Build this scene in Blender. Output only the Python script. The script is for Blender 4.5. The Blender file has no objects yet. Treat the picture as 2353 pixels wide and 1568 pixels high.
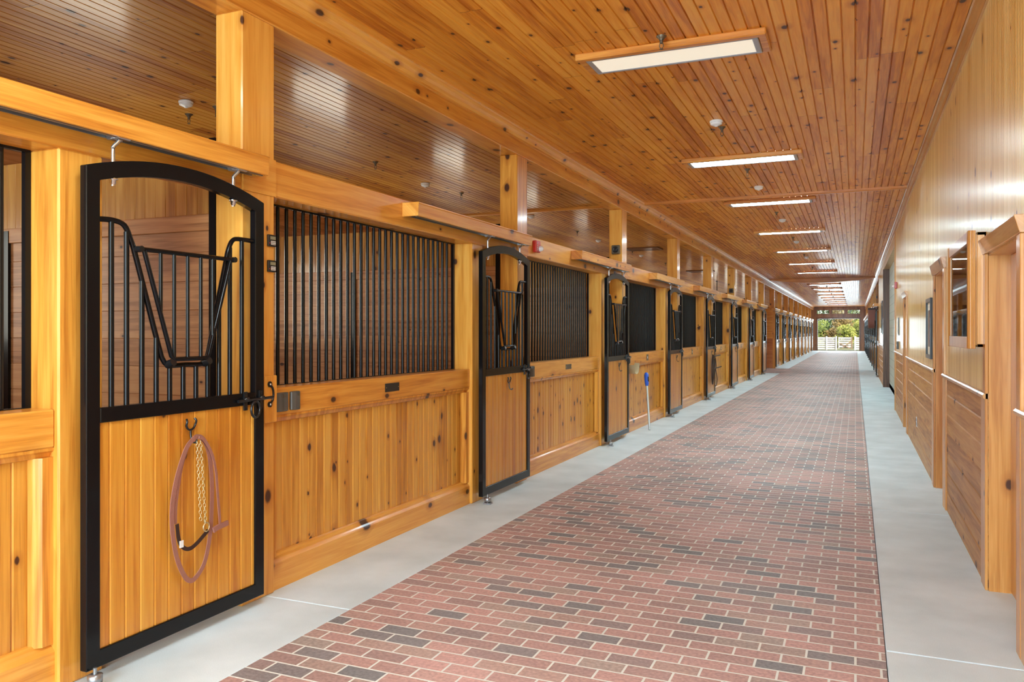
import bpy, math, random
from mathutils import Vector, Matrix
random.seed(7)
S = bpy.context.scene
C = S.collection
PI = math.pi

# ------------------------------------------------------------------ camera
cd = bpy.data.cameras.new('camera'); cam = bpy.data.objects.new('camera', cd); C.objects.link(cam)
cd.sensor_width = 36; cd.lens = 28.0; cd.shift_y = -0.0089; cd.clip_start = .05; cd.clip_end = 600
cam.location = (0, 0, 1.524); cam.rotation_euler = (PI/2, 0, math.atan(789/1830))
S.camera = cam

# ------------------------------------------------------------------ world, sun, daylight, exposure
W = bpy.data.worlds.new('world'); S.world = W; W.use_nodes = True
wn = W.node_tree.nodes; wl = W.node_tree.links
sky = wn.new('ShaderNodeTexSky'); sky.sky_type = 'NISHITA'; sky.sun_disc = False
sky.sun_elevation = math.radians(42); sky.sun_rotation = math.radians(140); sky.air_density = 1.0; sky.dust_density = 1.5
wl.new(sky.outputs[0], wn['Background'].inputs[0]); wn['Background'].inputs[1].default_value = .2
sl = bpy.data.lights.new('sun', 'SUN'); so = bpy.data.objects.new('sun', sl); C.objects.link(so)
sl.energy = 1.7; sl.angle = .01; sl.color = (1, .95, .86)
so.rotation_euler = (math.radians(46), 0, math.radians(38)); so.location = (5, -5, 20)

def area(name, loc, rot, sx, sy, power, col):
    l = bpy.data.lights.new(name, 'AREA'); l.shape = 'RECTANGLE'; l.size = sx; l.size_y = sy
    l.energy = power; l.color = col
    o = bpy.data.objects.new(name, l); C.objects.link(o); o.location = loc; o.rotation_euler = rot
    return o
# daylight through the open near end of the aisle, through the far doorway and through the stalls' back windows
area('daylight_near_doorway', (-1.2, -3.6, 1.9), (PI/2, 0, 0), 3.6, 3.2, 290, (.60, .85, 1.0))
area('daylight_far_doorway', (-1.26, 69.6, 1.45), (-PI/2, 0, 0), 3.0, 2.4, 95, (.70, .90, 1.0))
WINDOW_POWER = 14
S.view_settings.view_transform = 'Standard'; S.view_settings.look = 'None'
S.view_settings.gamma = 1; S.view_settings.use_curve_mapping = False
S.view_settings.exposure = 1.2
S.cycles.use_denoising = True
S.cycles.max_bounces = 8; S.cycles.diffuse_bounces = 5; S.cycles.glossy_bounces = 4
S.cycles.transmission_bounces = 6; S.cycles.transparent_max_bounces = 8
S.cycles.sample_clamp_indirect = 6

# ------------------------------------------------------------------ materials
def new_mat(name):
    m = bpy.data.materials.new(name); m.use_nodes = True
    return m, m.node_tree.nodes, m.node_tree.links, m.node_tree.nodes['Principled BSDF']
def flat(name, col, rough=.5, metal=0, spec=.5, coat=0, emit=None, es=0, bump=0, bscale=200):
    m, n, l, b = new_mat(name)
    b.inputs['Base Color'].default_value = (*col, 1); b.inputs['Roughness'].default_value = rough
    b.inputs['Metallic'].default_value = metal; b.inputs['Specular IOR Level'].default_value = spec
    b.inputs['Coat Weight'].default_value = coat; b.inputs['Coat Roughness'].default_value = .08
    if emit: b.inputs['Emission Color'].default_value = (*emit, 1); b.inputs['Emission Strength'].default_value = es
    if bump:
        t = n.new('ShaderNodeTexNoise'); t.inputs['Scale'].default_value = bscale
        tc = n.new('ShaderNodeTexCoord'); l.new(tc.outputs['Object'], t.inputs['Vector'])
        bp = n.new('ShaderNodeBump'); bp.inputs['Strength'].default_value = bump; bp.inputs['Distance'].default_value = .003
        l.new(t.outputs[0], bp.inputs['Height']); l.new(bp.outputs[0], b.inputs['Normal'])
    return m
def wood(name, light, mid, dark, grain, plank=None, pw=.082, off=0., knots=.22, kscale=6., rough=.34, coat=.35, crough=.12, lenj=0., tone=.35, kcol=(.07,.022,.008), spec=.38):
    """varnished timber: grain runs along one object axis, planks are laid side by side along another"""
    m, n, l, b = new_mat(name)
    def mt(op, a, c=None, d=None):
        x = n.new('ShaderNodeMath'); x.operation = op
        for i, v in enumerate((a, c, d)):
            if v is None: continue
            if isinstance(v, (int, float)): x.inputs[i].default_value = v
            else: l.new(v, x.inputs[i])
        return x.outputs[0]
    tc = n.new('ShaderNodeTexCoord'); sp = n.new('ShaderNodeSeparateXYZ'); l.new(tc.outputs['Object'], sp.inputs[0])
    ax = dict(x=sp.outputs[0], y=sp.outputs[1], z=sp.outputs[2])
    oi = n.new('ShaderNodeObjectInfo'); rnd = oi.outputs['Random']
    G = ax[grain]
    others = [ax[k] for k in 'xyz' if k != grain]
    P = ax[plank] if plank else mt('ADD', others[0], others[1])
    seed = mt('MULTIPLY', rnd, 37.)
    if plank:
        idx = mt('FLOOR', mt('DIVIDE', mt('ADD', P, off), pw))
        wnz = n.new('ShaderNodeTexWhiteNoise'); wnz.noise_dimensions = '2D'
        cv = n.new('ShaderNodeCombineXYZ'); l.new(idx, cv.inputs[0]); l.new(seed, cv.inputs[1]); l.new(cv.outputs[0], wnz.inputs[0])
        pr = wnz.outputs['Value']
        if lenj:
            g2 = mt('DIVIDE', mt('ADD', G, mt('MULTIPLY', pr, lenj)), lenj)
            idg = mt('FLOOR', g2); fr = mt('FRACT', g2)
            w2 = n.new('ShaderNodeTexWhiteNoise'); w2.noise_dimensions = '3D'
            c2 = n.new('ShaderNodeCombineXYZ'); l.new(idx, c2.inputs[0]); l.new(idg, c2.inputs[1]); l.new(seed, c2.inputs[2]); l.new(c2.outputs[0], w2.inputs[0])
            pr = w2.outputs['Value']
            seam = mt('LESS_THAN', fr, .0035/lenj*1.0)
        pseed = mt('ADD', mt('MULTIPLY', pr, 53.), seed)
    else:
        pr = rnd; pseed = seed
    # grain
    gv = n.new('ShaderNodeCombineXYZ'); l.new(mt('MULTIPLY', P, 24.), gv.inputs[0]); l.new(mt('MULTIPLY', G, 1.3), gv.inputs[1]); l.new(pseed, gv.inputs[2])
    t1 = n.new('ShaderNodeTexNoise'); t1.inputs['Scale'].default_value = 1.; t1.inputs['Detail'].default_value = 3.; t1.inputs['Distortion'].default_value = .6
    l.new(gv.outputs[0], t1.inputs['Vector'])
    gv2 = n.new('ShaderNodeCombineXYZ'); l.new(mt('MULTIPLY', P, 160.), gv2.inputs[0]); l.new(mt('MULTIPLY', G, 5.), gv2.inputs[1]); l.new(pseed, gv2.inputs[2])
    t2 = n.new('ShaderNodeTexNoise'); t2.inputs['Scale'].default_value = 1.; t2.inputs['Detail'].default_value = 1.
    l.new(gv2.outputs[0], t2.inputs['Vector'])
    f = mt('ADD', mt('MULTIPLY', t1.outputs[0], 1.05), mt('MULTIPLY_ADD', t2.outputs[0], .34, -.17))
    f = mt('ADD', f, mt('MULTIPLY', mt('SUBTRACT', pr, .5), tone))
    cr = n.new('ShaderNodeValToRGB'); e = cr.color_ramp.elements
    e[0].position = .22; e[0].color = (*dark, 1); e[1].position = .84; e[1].color = (*light, 1)
    k = cr.color_ramp.elements.new(.5); k.color = (*mid, 1)
    l.new(f, cr.inputs[0]); col = cr.outputs[0]
    if knots:
        kv = n.new('ShaderNodeCombineXYZ'); l.new(mt('ADD', mt('MULTIPLY', P, 1.25), mt('MULTIPLY', seed, 3.)), kv.inputs[0])
        l.new(mt('ADD', mt('MULTIPLY', G, .8), seed), kv.inputs[1])
        vo = n.new('ShaderNodeTexVoronoi'); vo.voronoi_dimensions = '2D'; vo.inputs['Scale'].default_value = kscale
        l.new(kv.outputs[0], vo.inputs['Vector'])
        cs = n.new('ShaderNodeSeparateColor'); l.new(vo.outputs['Color'], cs.inputs[0])
        on = mt('LESS_THAN', cs.outputs[0], knots)
        rad = mt('ADD', mt('MULTIPLY', mt('MULTIPLY', cs.outputs[1], cs.outputs[1]), .15), .05)
        d = mt('ADD', vo.outputs['Distance'], mt('MULTIPLY', mt('SUBTRACT', t2.outputs[0], .5), .035))
        core = n.new('ShaderNodeMapRange'); core.interpolation_type = 'SMOOTHSTEP'
        l.new(mt('DIVIDE', d, rad), core.inputs[0]); core.inputs[1].default_value = .55; core.inputs[2].default_value = 1.05
        core.inputs[3].default_value = 1; core.inputs[4].default_value = 0
        halo = n.new('ShaderNodeMapRange'); l.new(mt('DIVIDE', d, rad), halo.inputs[0]); halo.inputs[1].default_value = .9
        halo.inputs[2].default_value = 2.4; halo.inputs[3].default_value = .5; halo.inputs[4].default_value = 0
        mx0 = n.new('ShaderNodeMix'); mx0.data_type = 'RGBA'; l.new(mt('MULTIPLY', halo.outputs[0], on), mx0.inputs[0]); l.new(col, mx0.inputs[6])
        mx0.inputs[7].default_value = (dark[0]*.75, dark[1]*.6, dark[2]*.5, 1)
        mx = n.new('ShaderNodeMix'); mx.data_type = 'RGBA'; l.new(mt('MULTIPLY', core.outputs[0], on), mx.inputs[0]); l.new(mx0.outputs[2], mx.inputs[6])
        mx.inputs[7].default_value = (*kcol, 1)
        col = mx.outputs[2]
    if plank and lenj:
        m3 = n.new('ShaderNodeMix'); m3.data_type = 'RGBA'; l.new(seam, m3.inputs[0]); l.new(col, m3.inputs[6]); m3.inputs[7].default_value = (.06, .02, .008, 1)
        col = m3.outputs[2]
    l.new(col, b.inputs['Base Color'])
    b.inputs['Roughness'].default_value = rough; b.inputs['Coat Weight'].default_value = coat; b.inputs['Coat Roughness'].default_value = crough
    b.inputs['Specular IOR Level'].default_value = spec
    bp = n.new('ShaderNodeBump'); bp.inputs['Strength'].default_value = .12; bp.inputs['Distance'].default_value = .002
    l.new(t2.outputs[0], bp.inputs['Height']); l.new(bp.outputs[0], b.inputs['Normal'])
    return m
PL, PM, PD = (.84, .43, .085), (.72, .305, .042), (.48, .155, .017)
M = {}
M['post'] = wood('pine_upright', PL, (.74,.32,.045), (.53,.18,.02), 'z', knots=.30, kscale=3.6)
M['beam'] = wood('pine_lengthwise', PL, (.72,.305,.042), (.52,.17,.018), 'y', knots=.36, kscale=3.8)
M['crossbeam'] = wood('pine_crosswise', PL, (.67,.25,.045), PD, 'x', knots=.12, kscale=3.4)
M['panel'] = wood('pine_wainscot_boards', (.78,.41,.075), (.66,.29,.038), (.46,.165,.016), 'z', 'y', .0818, 0, knots=.42, kscale=6.0)
M['door'] = wood('pine_door_boards', (.70,.34,.05), (.60,.245,.026), (.46,.15,.013), 'z', 'y', .082, -.045, knots=.02, tone=.4)
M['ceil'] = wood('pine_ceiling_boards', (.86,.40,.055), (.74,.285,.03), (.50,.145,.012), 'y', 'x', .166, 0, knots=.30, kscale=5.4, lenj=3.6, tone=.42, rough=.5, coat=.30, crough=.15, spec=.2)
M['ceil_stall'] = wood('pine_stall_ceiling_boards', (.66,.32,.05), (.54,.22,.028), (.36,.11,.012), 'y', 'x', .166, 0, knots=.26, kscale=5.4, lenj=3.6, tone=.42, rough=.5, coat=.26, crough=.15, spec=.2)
M['oak'] = wood('oak_stall_boards', (.66,.35,.15), (.54,.25,.095), (.33,.13,.04), 'x', 'z', .165, 0, knots=.05, tone=.3, rough=.45, coat=.08)
M['oaky'] = wood('oak_stall_boards_lengthwise', (.66,.35,.15), (.54,.25,.095), (.33,.13,.04), 'y', 'z', .165, 0, knots=.05, tone=.3, rough=.45, coat=.08)
M['beadx'] = wood('pine_partition_boards', (.66,.36,.09), (.52,.24,.045), (.34,.13,.02), 'z', 'x', .082, 0, knots=.2, kscale=6)
M['wallr'] = wood('pale_pine_wall_boards', (.88,.62,.24), (.78,.50,.155), (.62,.34,.075), 'z', 'y', .083, 0, knots=.07, kscale=5, tone=.4, rough=.3, coat=.5, crough=.17)
M['wains'] = wood('pine_wainscot_lengthwise', (.62,.33,.10), (.50,.23,.055), (.32,.12,.022), 'y', 'z', .165, 0, knots=.2, kscale=5, tone=.26, rough=.5, coat=.22, crough=.25, spec=.25)
M['casing'] = wood('pine_casing', (.76,.40,.13), (.64,.29,.07), (.48,.18,.035), 'z', knots=.08, kscale=3)
M['casingy'] = wood('pine_casing_lengthwise', (.72,.42,.17), (.58,.29,.09), (.44,.18,.045), 'y', knots=.05, kscale=3, coat=.6)
M['darkwood'] = wood('brown_stained_timber', (.22,.10,.045), (.16,.066,.028), (.09,.035,.015), 'z', knots=.05)
M['endwall'] = wood('redwood_end_wall_boards', (.36,.17,.075), (.27,.115,.045), (.17,.06,.025), 'z', 'x', .12, 0, knots=.05)
M['cedar'] = wood('reddish_pine_boards', (.62,.25,.09), (.50,.17,.05), (.34,.10,.025), 'x', 'z', .165, 0, knots=.25, kscale=5)
M['black'] = flat('black_gloss_steel', (.005, .005, .006), .2, 0, .2, .1)
M['iron'] = flat('black_iron', (.012, .012, .013), .3, .3, .5, .3)
M['zinc'] = flat('zinc_plated_steel', (.62, .64, .66), .28, 1)
M['rail'] = flat('galvanised_track', (.36, .38, .40), .4, .9)
M['brass'] = flat('brass', (.74, .62, .36), .35, 1)
M['leather'] = flat('rose_brown_leather', (.32, .13, .095), .55, bump=.6, bscale=300)
M['darkleather'] = flat('dark_brown_leather', (.035, .014, .010), .45, bump=.4)
M['white'] = flat('white_plastic', (.82, .82, .80), .35)
M['grey'] = flat('grey_plastic', (.085, .08, .07), .38)
M['chrome'] = flat('satin_chrome', (.72, .72, .70), .2, 1)
M['red'] = flat('red_enamel', (.62, .03, .025), .3, coat=.4)
M['clear'] = flat('strobe_lens', (.85, .86, .86), .08, 0, .8, .8)
M['lcd'] = flat('lcd_glass', (.30, .29, .19), .25)
M['bronze'] = flat('bronze_plate', (.16, .13, .09), .4, .7)
M['blackplate'] = flat('black_plate', (.012, .010, .009), .4)
M['blue'] = flat('blue_plastic', (.015, .10, .60), .35)
M['alu'] = flat('pale_aluminium_tube', (.62, .74, .76), .35, .6)
M['fixture'] = flat('grey_fixture_metal', (.42, .45, .50), .4, .5)
M['diff_cream'] = flat('cream_diffuser', (.85, .82, .72), .5, emit=(1, .93, .74), es=.22)
M['diff'] = flat('lit_diffuser', (.9, .9, .88), .5, emit=(.72, .93, 1.0), es=30)
M['sage'] = flat('sage_plastic', (.52, .47, .30), .4)
M['photo'] = flat('old_photo_print', (.16, .10, .07), .4)
M['paper'] = flat('ivory_paper', (.80, .73, .60), .6)
M['fencewhite'] = flat('white_painted_board', (.88, .84, .80), .6, bump=.3, bscale=30)
M['fencebrown'] = flat('weathered_board', (.42, .28, .18), .7, bump=.4, bscale=30)
M['sun_block_roof'] = flat('sun_block_deck', (.2, .15, .1), .8)

def mat_brick():
    m, n, l, b = new_mat('brick_paving')
    tc = n.new('ShaderNodeTexCoord')
    bt = n.new('ShaderNodeTexBrick'); l.new(tc.outputs['Object'], bt.inputs['Vector'])
    bt.offset = .5; bt.inputs['Color1'].default_value = (0, 0, 0, 1); bt.inputs['Color2'].default_value = (1, 1, 1, 1)
    bt.inputs['Mortar'].default_value = (.5, .5, .5, 1)
    bt.inputs['Scale'].default_value = 1; bt.inputs['Mortar Size'].default_value = .0062; bt.inputs['Mortar Smooth'].default_value = .25
    bt.inputs['Brick Width'].default_value = .213; bt.inputs['Row Height'].default_value = .1016; bt.inputs['Bias'].default_value = 0
    cr = n.new('ShaderNodeValToRGB'); cr.color_ramp.interpolation = 'LINEAR'
    stops = [(0, (.22,.225,.235)), (.10, (.28,.25,.25)), (.22, (.38,.26,.24)), (.45, (.50,.31,.275)), (.7, (.57,.345,.31)), (.9, (.46,.32,.275)), (1, (.41,.34,.30))]
    els = cr.color_ramp.elements
    els[0].position, els[0].color = stops[0][0], (*stops[0][1], 1); els[1].position, els[1].color = stops[-1][0], (*stops[-1][1], 1)
    for p, c in stops[1:-1]: q = els.new(p); q.color = (*c, 1)
    l.new(bt.outputs['Color'], cr.inputs[0])
    nz = n.new('ShaderNodeTexNoise'); nz.inputs['Scale'].default_value = 55; nz.inputs['Detail'].default_value = 4; l.new(tc.outputs['Object'], nz.inputs['Vector'])
    big = n.new('ShaderNodeTexNoise'); big.inputs['Scale'].default_value = .8; big.inputs['Detail'].default_value = 2; l.new(tc.outputs['Object'], big.inputs['Vector'])
    hs = n.new('ShaderNodeHueSaturation'); l.new(cr.outputs[0], hs.inputs['Color'])
    ad = n.new('ShaderNodeMath'); ad.operation = 'ADD'; l.new(nz.outputs[0], ad.inputs[0]); l.new(big.outputs[0], ad.inputs[1]); l.new(ad.outputs[0], hs.inputs['Value'])
    mx = n.new('ShaderNodeMix'); mx.data_type = 'RGBA'; l.new(bt.outputs['Fac'], mx.inputs[0]); l.new(hs.outputs[0], mx.inputs[6]); mx.inputs[7].default_value = (.78, .80, .75, 1)
    l.new(mx.outputs[2], b.inputs['Base Color']); b.inputs['Roughness'].default_value = .62; b.inputs['Specular IOR Level'].default_value = .4
    iv = n.new('ShaderNodeMath'); iv.operation = 'MULTIPLY_ADD'; l.new(bt.outputs['Fac'], iv.inputs[0]); iv.inputs[1].default_value = -1.; l.new(nz.outputs[0], iv.inputs[2])
    bp = n.new('ShaderNodeBump'); bp.inputs['Strength'].default_value = .45; bp.inputs['Distance'].default_value = .004
    l.new(iv.outputs[0], bp.inputs['Height']); l.new(bp.outputs[0], b.inputs['Normal'])
    return m
def mat_mottle(name, a, c, s1, rough=.6, bump=.25, s2=220, spec=.4):
    m, n, l, b = new_mat(name)
    tc = n.new('ShaderNodeTexCoord')
    t = n.new('ShaderNodeTexNoise'); t.inputs['Scale'].default_value = s1; t.inputs['Detail'].default_value = 5; l.new(tc.outputs['Object'], t.inputs['Vector'])
    t2 = n.new('ShaderNodeTexNoise'); t2.inputs['Scale'].default_value = s2; t2.inputs['Detail'].default_value = 2; l.new(tc.outputs['Object'], t2.inputs['Vector'])
    ad = n.new('ShaderNodeMath'); ad.operation = 'MULTIPLY_ADD'; l.new(t2.outputs[0], ad.inputs[0]); ad.inputs[1].default_value = .5; l.new(t.outputs[0], ad.inputs[2])
    mr = n.new('ShaderNodeMapRange'); l.new(ad.outputs[0], mr.inputs[0]); mr.inputs[1].default_value = .5; mr.inputs[2].default_value = 1.
    mx = n.new('ShaderNodeMix'); mx.data_type = 'RGBA'; l.new(mr.outputs[0], mx.inputs[0]); mx.inputs[6].default_value = (*a, 1); mx.inputs[7].default_value = (*c, 1)
    l.new(mx.outputs[2], b.inputs['Base Color']); b.inputs['Roughness'].default_value = rough; b.inputs['Specular IOR Level'].default_value = spec
    bp = n.new('ShaderNodeBump'); bp.inputs['Strength'].default_value = bump; bp.inputs['Distance'].default_value = .002
    l.new(t2.outputs[0], bp.inputs['Height']); l.new(bp.outputs[0], b.inputs['Normal'])
    return m
def mat_block():
    m, n, l, b = new_mat('painted_block')
    tc = n.new('ShaderNodeTexCoord'); sp = n.new('ShaderNodeSeparateXYZ'); l.new(tc.outputs['Object'], sp.inputs[0])
    cb = n.new('ShaderNodeCombineXYZ'); l.new(sp.outputs[1], cb.inputs[0]); l.new(sp.outputs[2], cb.inputs[1])
    bt = n.new('ShaderNodeTexBrick'); l.new(cb.outputs[0], bt.inputs['Vector']); bt.inputs['Scale'].default_value = 1
    bt.inputs['Brick Width'].default_value = .406; bt.inputs['Row Height'].default_value = .203; bt.inputs['Mortar Size'].default_value = .006
    bt.inputs['Color1'].default_value = (.52, .56, .47, 1); bt.inputs['Color2'].default_value = (.56, .60, .51, 1); bt.inputs['Mortar'].default_value = (.30, .33, .28, 1)
    l.new(bt.outputs[0], b.inputs['Base Color']); b.inputs['Roughness'].default_value = .5
    return m
M['brick'] = mat_brick()
M['conc'] = mat_mottle('brushed_concrete', (.58, .68, .71), (.78, .89, .93), 2.2)
M['ground'] = mat_mottle('dry_grass_ground', (.20, .20, .08), (.38, .34, .18), 1.2, .9, .5, 40, .1)
M['rubber'] = mat_mottle('rubber_mat', (.05, .05, .05), (.09, .085, .08), 3)
M['block'] = mat_block()
def mat_leaf(name, a, c):
    m, n, l, b = new_mat(name)
    tc = n.new('ShaderNodeTexCoord'); t = n.new('ShaderNodeTexNoise'); t.inputs['Scale'].default_value = .9; t.inputs['Detail'].default_value = 4
    l.new(tc.outputs['Object'], t.inputs['Vector'])
    mr = n.new('ShaderNodeMapRange'); l.new(t.outputs[0], mr.inputs[0]); mr.inputs[1].default_value = .35; mr.inputs[2].default_value = .65
    mx = n.new('ShaderNodeMix'); mx.data_type = 'RGBA'; l.new(mr.outputs[0], mx.inputs[0]); mx.inputs[6].default_value = (*a, 1); mx.inputs[7].default_value = (*c, 1)
    l.new(mx.outputs[2], b.inputs['Base Color']); b.inputs['Roughness'].default_value = .6
    return m
M['bark'] = flat('bark', (.16, .12, .09), .9)
M['palebark'] = flat('pale_bark', (.55, .52, .46), .9)
m, n, l, b = new_mat('clear_glass')
n.remove(b); gt = n.new('ShaderNodeBsdfTransparent'); gg = n.new('ShaderNodeBsdfGlossy'); gg.inputs['Roughness'].default_value = .02
gt.inputs[0].default_value = (.93, .96, .95, 1); fr_ = n.new('ShaderNodeFresnel'); fr_.inputs[0].default_value = 1.5; gm = n.new('ShaderNodeMixShader')
l.new(fr_.outputs[0], gm.inputs[0]); l.new(gt.outputs[0], gm.inputs[1]); l.new(gg.outputs[0], gm.inputs[2]); l.new(gm.outputs[0], n['Material Output'].inputs[0])
M['glass'] = m

# ------------------------------------------------------------------ mesh helpers
class MB:
    def __init__(s): s.v = []; s.f = []; s.sm = []
    def add(s, vs, fs, smooth=False):
        o = len(s.v); s.v += [tuple(p) for p in vs]
        for f in fs: s.f.append([i+o for i in f]); s.sm.append(smooth)
        return s
    def box(s, x0, x1, y0, y1, z0, z1):
        if x0 > x1: x0, x1 = x1, x0
        if y0 > y1: y0, y1 = y1, y0
        return s.add([(x0,y0,z0),(x1,y0,z0),(x1,y1,z0),(x0,y1,z0),(x0,y0,z1),(x1,y0,z1),(x1,y1,z1),(x0,y1,z1)],
              [(0,3,2,1),(4,5,6,7),(0,1,5,4),(1,2,6,5),(2,3,7,6),(3,0,4,7)])
    def prism(s, prof, axis, a, b):
        """prof: 2d polygon (counter-clockwise or not) in the two other axes (in xyz order), extruded along axis from a to b"""
        def P(u, v, w):
            return dict(x=(w,u,v), y=(u,w,v), z=(u,v,w))[axis]
        n = len(prof)
        vs = [P(u, v, a) for u, v in prof] + [P(u, v, b) for u, v in prof]
        fs = [(i, (i+1) % n, n+(i+1) % n, n+i) for i in range(n)] + [tuple(reversed(range(n))), tuple(range(n, 2*n))]
        return s.add(vs, fs)
    def frame_ring(s, outer, inner, x0, x1):
        """closed ring in the yz plane between two same-length loops, extruded x0..x1"""
        n = len(outer); vs = []
        for x in (x0, x1):
            vs += [(x, y, z) for y, z in outer] + [(x, y, z) for y, z in inner]
        fs = []
        for i in range(n):
            j = (i+1) % n
            fs += [(i, j, n+j, n+i), (2*n+i, 3*n+i, 3*n+j, 2*n+j), (i, 2*n+i, 2*n+j, j), (n+i, n+j, 3*n+j, 3*n+i)]
        return s.add(vs, fs)
    def tube(s, pts, r, seg=8, closed=False, ell=None):
        pts = [Vector(p) for p in pts]; n = len(pts); rings = []; up = None
        for i, p in enumerate(pts):
            if closed: t = (pts[(i+1) % n]-pts[i-1])
            else: t = pts[min(i+1, n-1)]-pts[max(i-1, 0)]
            t.normalize()
            if up is None:
                up = Vector((0,0,1)) if abs(t.z) < .9 else Vector((1,0,0))
            a = (up-t*up.dot(t)).normalized(); up = a; b_ = t.cross(a)
            rr = r[i] if isinstance(r, (list, tuple)) else r
            rings.append([p+a*math.cos(2*PI*k/seg)*rr+b_*math.sin(2*PI*k/seg)*rr for k in range(seg)])
        vs = [q for ring in rings for q in ring]; fs = []
        m_ = n if closed else n-1
        for i in range(m_):
            j = (i+1) % n
            for k in range(seg):
                fs.append((i*seg+k, i*seg+(k+1) % seg, j*seg+(k+1) % seg, j*seg+k))
        s.add(vs, fs, True)
        if not closed: s.add(rings[0], [tuple(reversed(range(seg)))]); s.add(rings[-1], [tuple(range(seg))])
        return s
    def ribbon(s, pts, w, t, nrm=(1,0,0)):
        """flat strap: width w across the path inside the plane, thickness t along nrm"""
        pts = [Vector(p) for p in pts]; N = Vector(nrm); n = len(pts); vs = []
        for i, p in enumerate(pts):
            d = (pts[min(i+1, n-1)]-pts[max(i-1, 0)]).normalized(); a = d.cross(N).normalized(); nn = a.cross(d).normalized()
            vs += [p+a*w/2+nn*t/2, p-a*w/2+nn*t/2, p-a*w/2-nn*t/2, p+a*w/2-nn*t/2]
        fs = [(0,1,2,3), tuple(4*(n-1)+k for k in (3,2,1,0))]
        for i in range(n-1):
            for k in range(4): fs.append((4*i+k, 4*i+4+k, 4*i+4+(k+1) % 4, 4*i+(k+1) % 4))
        return s.add(vs, fs)
    def lathe(s, prof, c=(0,0,0), axis='z', seg=20):
        """prof: (radius, height) list"""
        vs = []; n = len(prof)
        for r, h in prof:
            for k in range(seg):
                a = 2*PI*k/seg; u, v = r*math.cos(a), r*math.sin(a)
                q = dict(z=(u,v,h), x=(h,u,v), y=(v,h,u))[axis]
                vs.append((c[0]+q[0], c[1]+q[1], c[2]+q[2]))
        fs = [(i*seg+k, i*seg+(k+1) % seg, (i+1)*seg+(k+1) % seg, (i+1)*seg+k) for i in range(n-1) for k in range(seg)]
        s.add(vs, fs, True)
        s.add([vs[k] for k in range(seg)], [tuple(reversed(range(seg)))]); s.add([vs[(n-1)*seg+k] for k in range(seg)], [tuple(range(seg))])
        return s
    def boards(s, sa, s0, s1, ea, e0, e1, face, th, pw, gw=.006, gd=.004, off=0., bead=False):
        """tongue-and-groove boards side by side along axis sa, running along ea; face = coordinate of the shown side,
        th = signed thickness going back from it (sign gives the side)"""
        d = 1 if th > 0 else -1
        g = [s0]; k = math.ceil((s0+off)/pw+1e-6)
        prof = [(s0, face)]
        while k*pw-off < s1-gw:
            c = k*pw-off
            if bead == 'up' and c > s0+gw: prof += [(c-gw/2, face), (c+gw*.2, face+d*gd), (c+gw*.32, face+d*gd), (c+gw/2, face)]
            elif c > s0+gw: prof += [(c-gw/2, face), (c-gw*.32, face+d*gd), (c-gw*.2, face+d*gd), (c+gw/2, face)] if bead else [(c-gw/2, face), (c-gw*.1, face+d*gd), (c+gw*.1, face+d*gd), (c+gw/2, face)]
            k += 1
        prof += [(s1, face), (s1, face+th), (s0, face+th)]
        na = [a for a in 'xyz' if a not in (sa, ea)][0]
        order = [a for a in 'xyz' if a != ea]
        if order[0] != sa: prof = [(b_, a) for a, b_ in prof]
        n = len(prof)
        def P(u, v, w): return dict(x=(w,u,v), y=(u,w,v), z=(u,v,w))[ea]
        vs = [P(u, v, e0) for u, v in prof]+[P(u, v, e1) for u, v in prof]
        fs = [(i, (i+1) % n, n+(i+1) % n, n+i) for i in range(n)]+[tuple(reversed(range(n))), tuple(range(n, 2*n))]
        return s.add(vs, fs)
    def build(s, name, mat, parent=None, bevel=0, loc=None, seg=1):
        me = bpy.data.meshes.new(name); me.from_pydata(s.v, [], s.f); me.update()
        for p, q in zip(me.polygons, s.sm): p.use_smooth = q
        import bmesh
        bm = bmesh.new(); bm.from_mesh(me); bmesh.ops.recalc_face_normals(bm, faces=bm.faces); bm.to_mesh(me); bm.free()
        me.materials.append(M[mat] if isinstance(mat, str) else mat)
        o = bpy.data.objects.new(name, me); C.objects.link(o)
        if parent: o.parent = parent
        if loc: o.location = loc
        if bevel:
            bv = o.modifiers.new('bevel', 'BEVEL'); bv.width = bevel; bv.segments = seg; bv.limit_method = 'ANGLE'; bv.angle_limit = math.radians(40)
        return o
def tag(o, label, cat, group=None):
    o['label'] = label; o['category'] = cat
    if group: o['group'] = group
    return o
def thing(name, label, cat, loc=(0,0,0), group=None, rz=0):
    o = bpy.data.objects.new(name, None); C.objects.link(o); o.location = loc; o.rotation_euler.z = rz; o.empty_display_size = .1
    return tag(o, label, cat, group)
def struct(o): o['kind'] = 'structure'; return o
KIDS = {}
def kids(o): return [c for c in bpy.data.objects if c.parent == o]
def copy_tree(root, loc, label=None, group=None, skip=()):
    r = root.copy(); C.objects.link(r); r.location = loc
    if label: r['label'] = label
    if group: r['group'] = group
    for ch, subs in tree_of(root):
        if ch.name.split('.')[0] in skip: continue
        c = ch.copy(); C.objects.link(c); c.parent = r
        for g in subs:
            d = g.copy(); C.objects.link(d); d.parent = c
    return r
def tree_of(root):
    if root.name not in KIDS:
        KIDS[root.name] = [(c, kids(c)) for c in kids(root)]
    return KIDS[root.name]
ORD = ['first','second','third','fourth','fifth','sixth','seventh','eighth','ninth','tenth','eleventh','twelfth']

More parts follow.
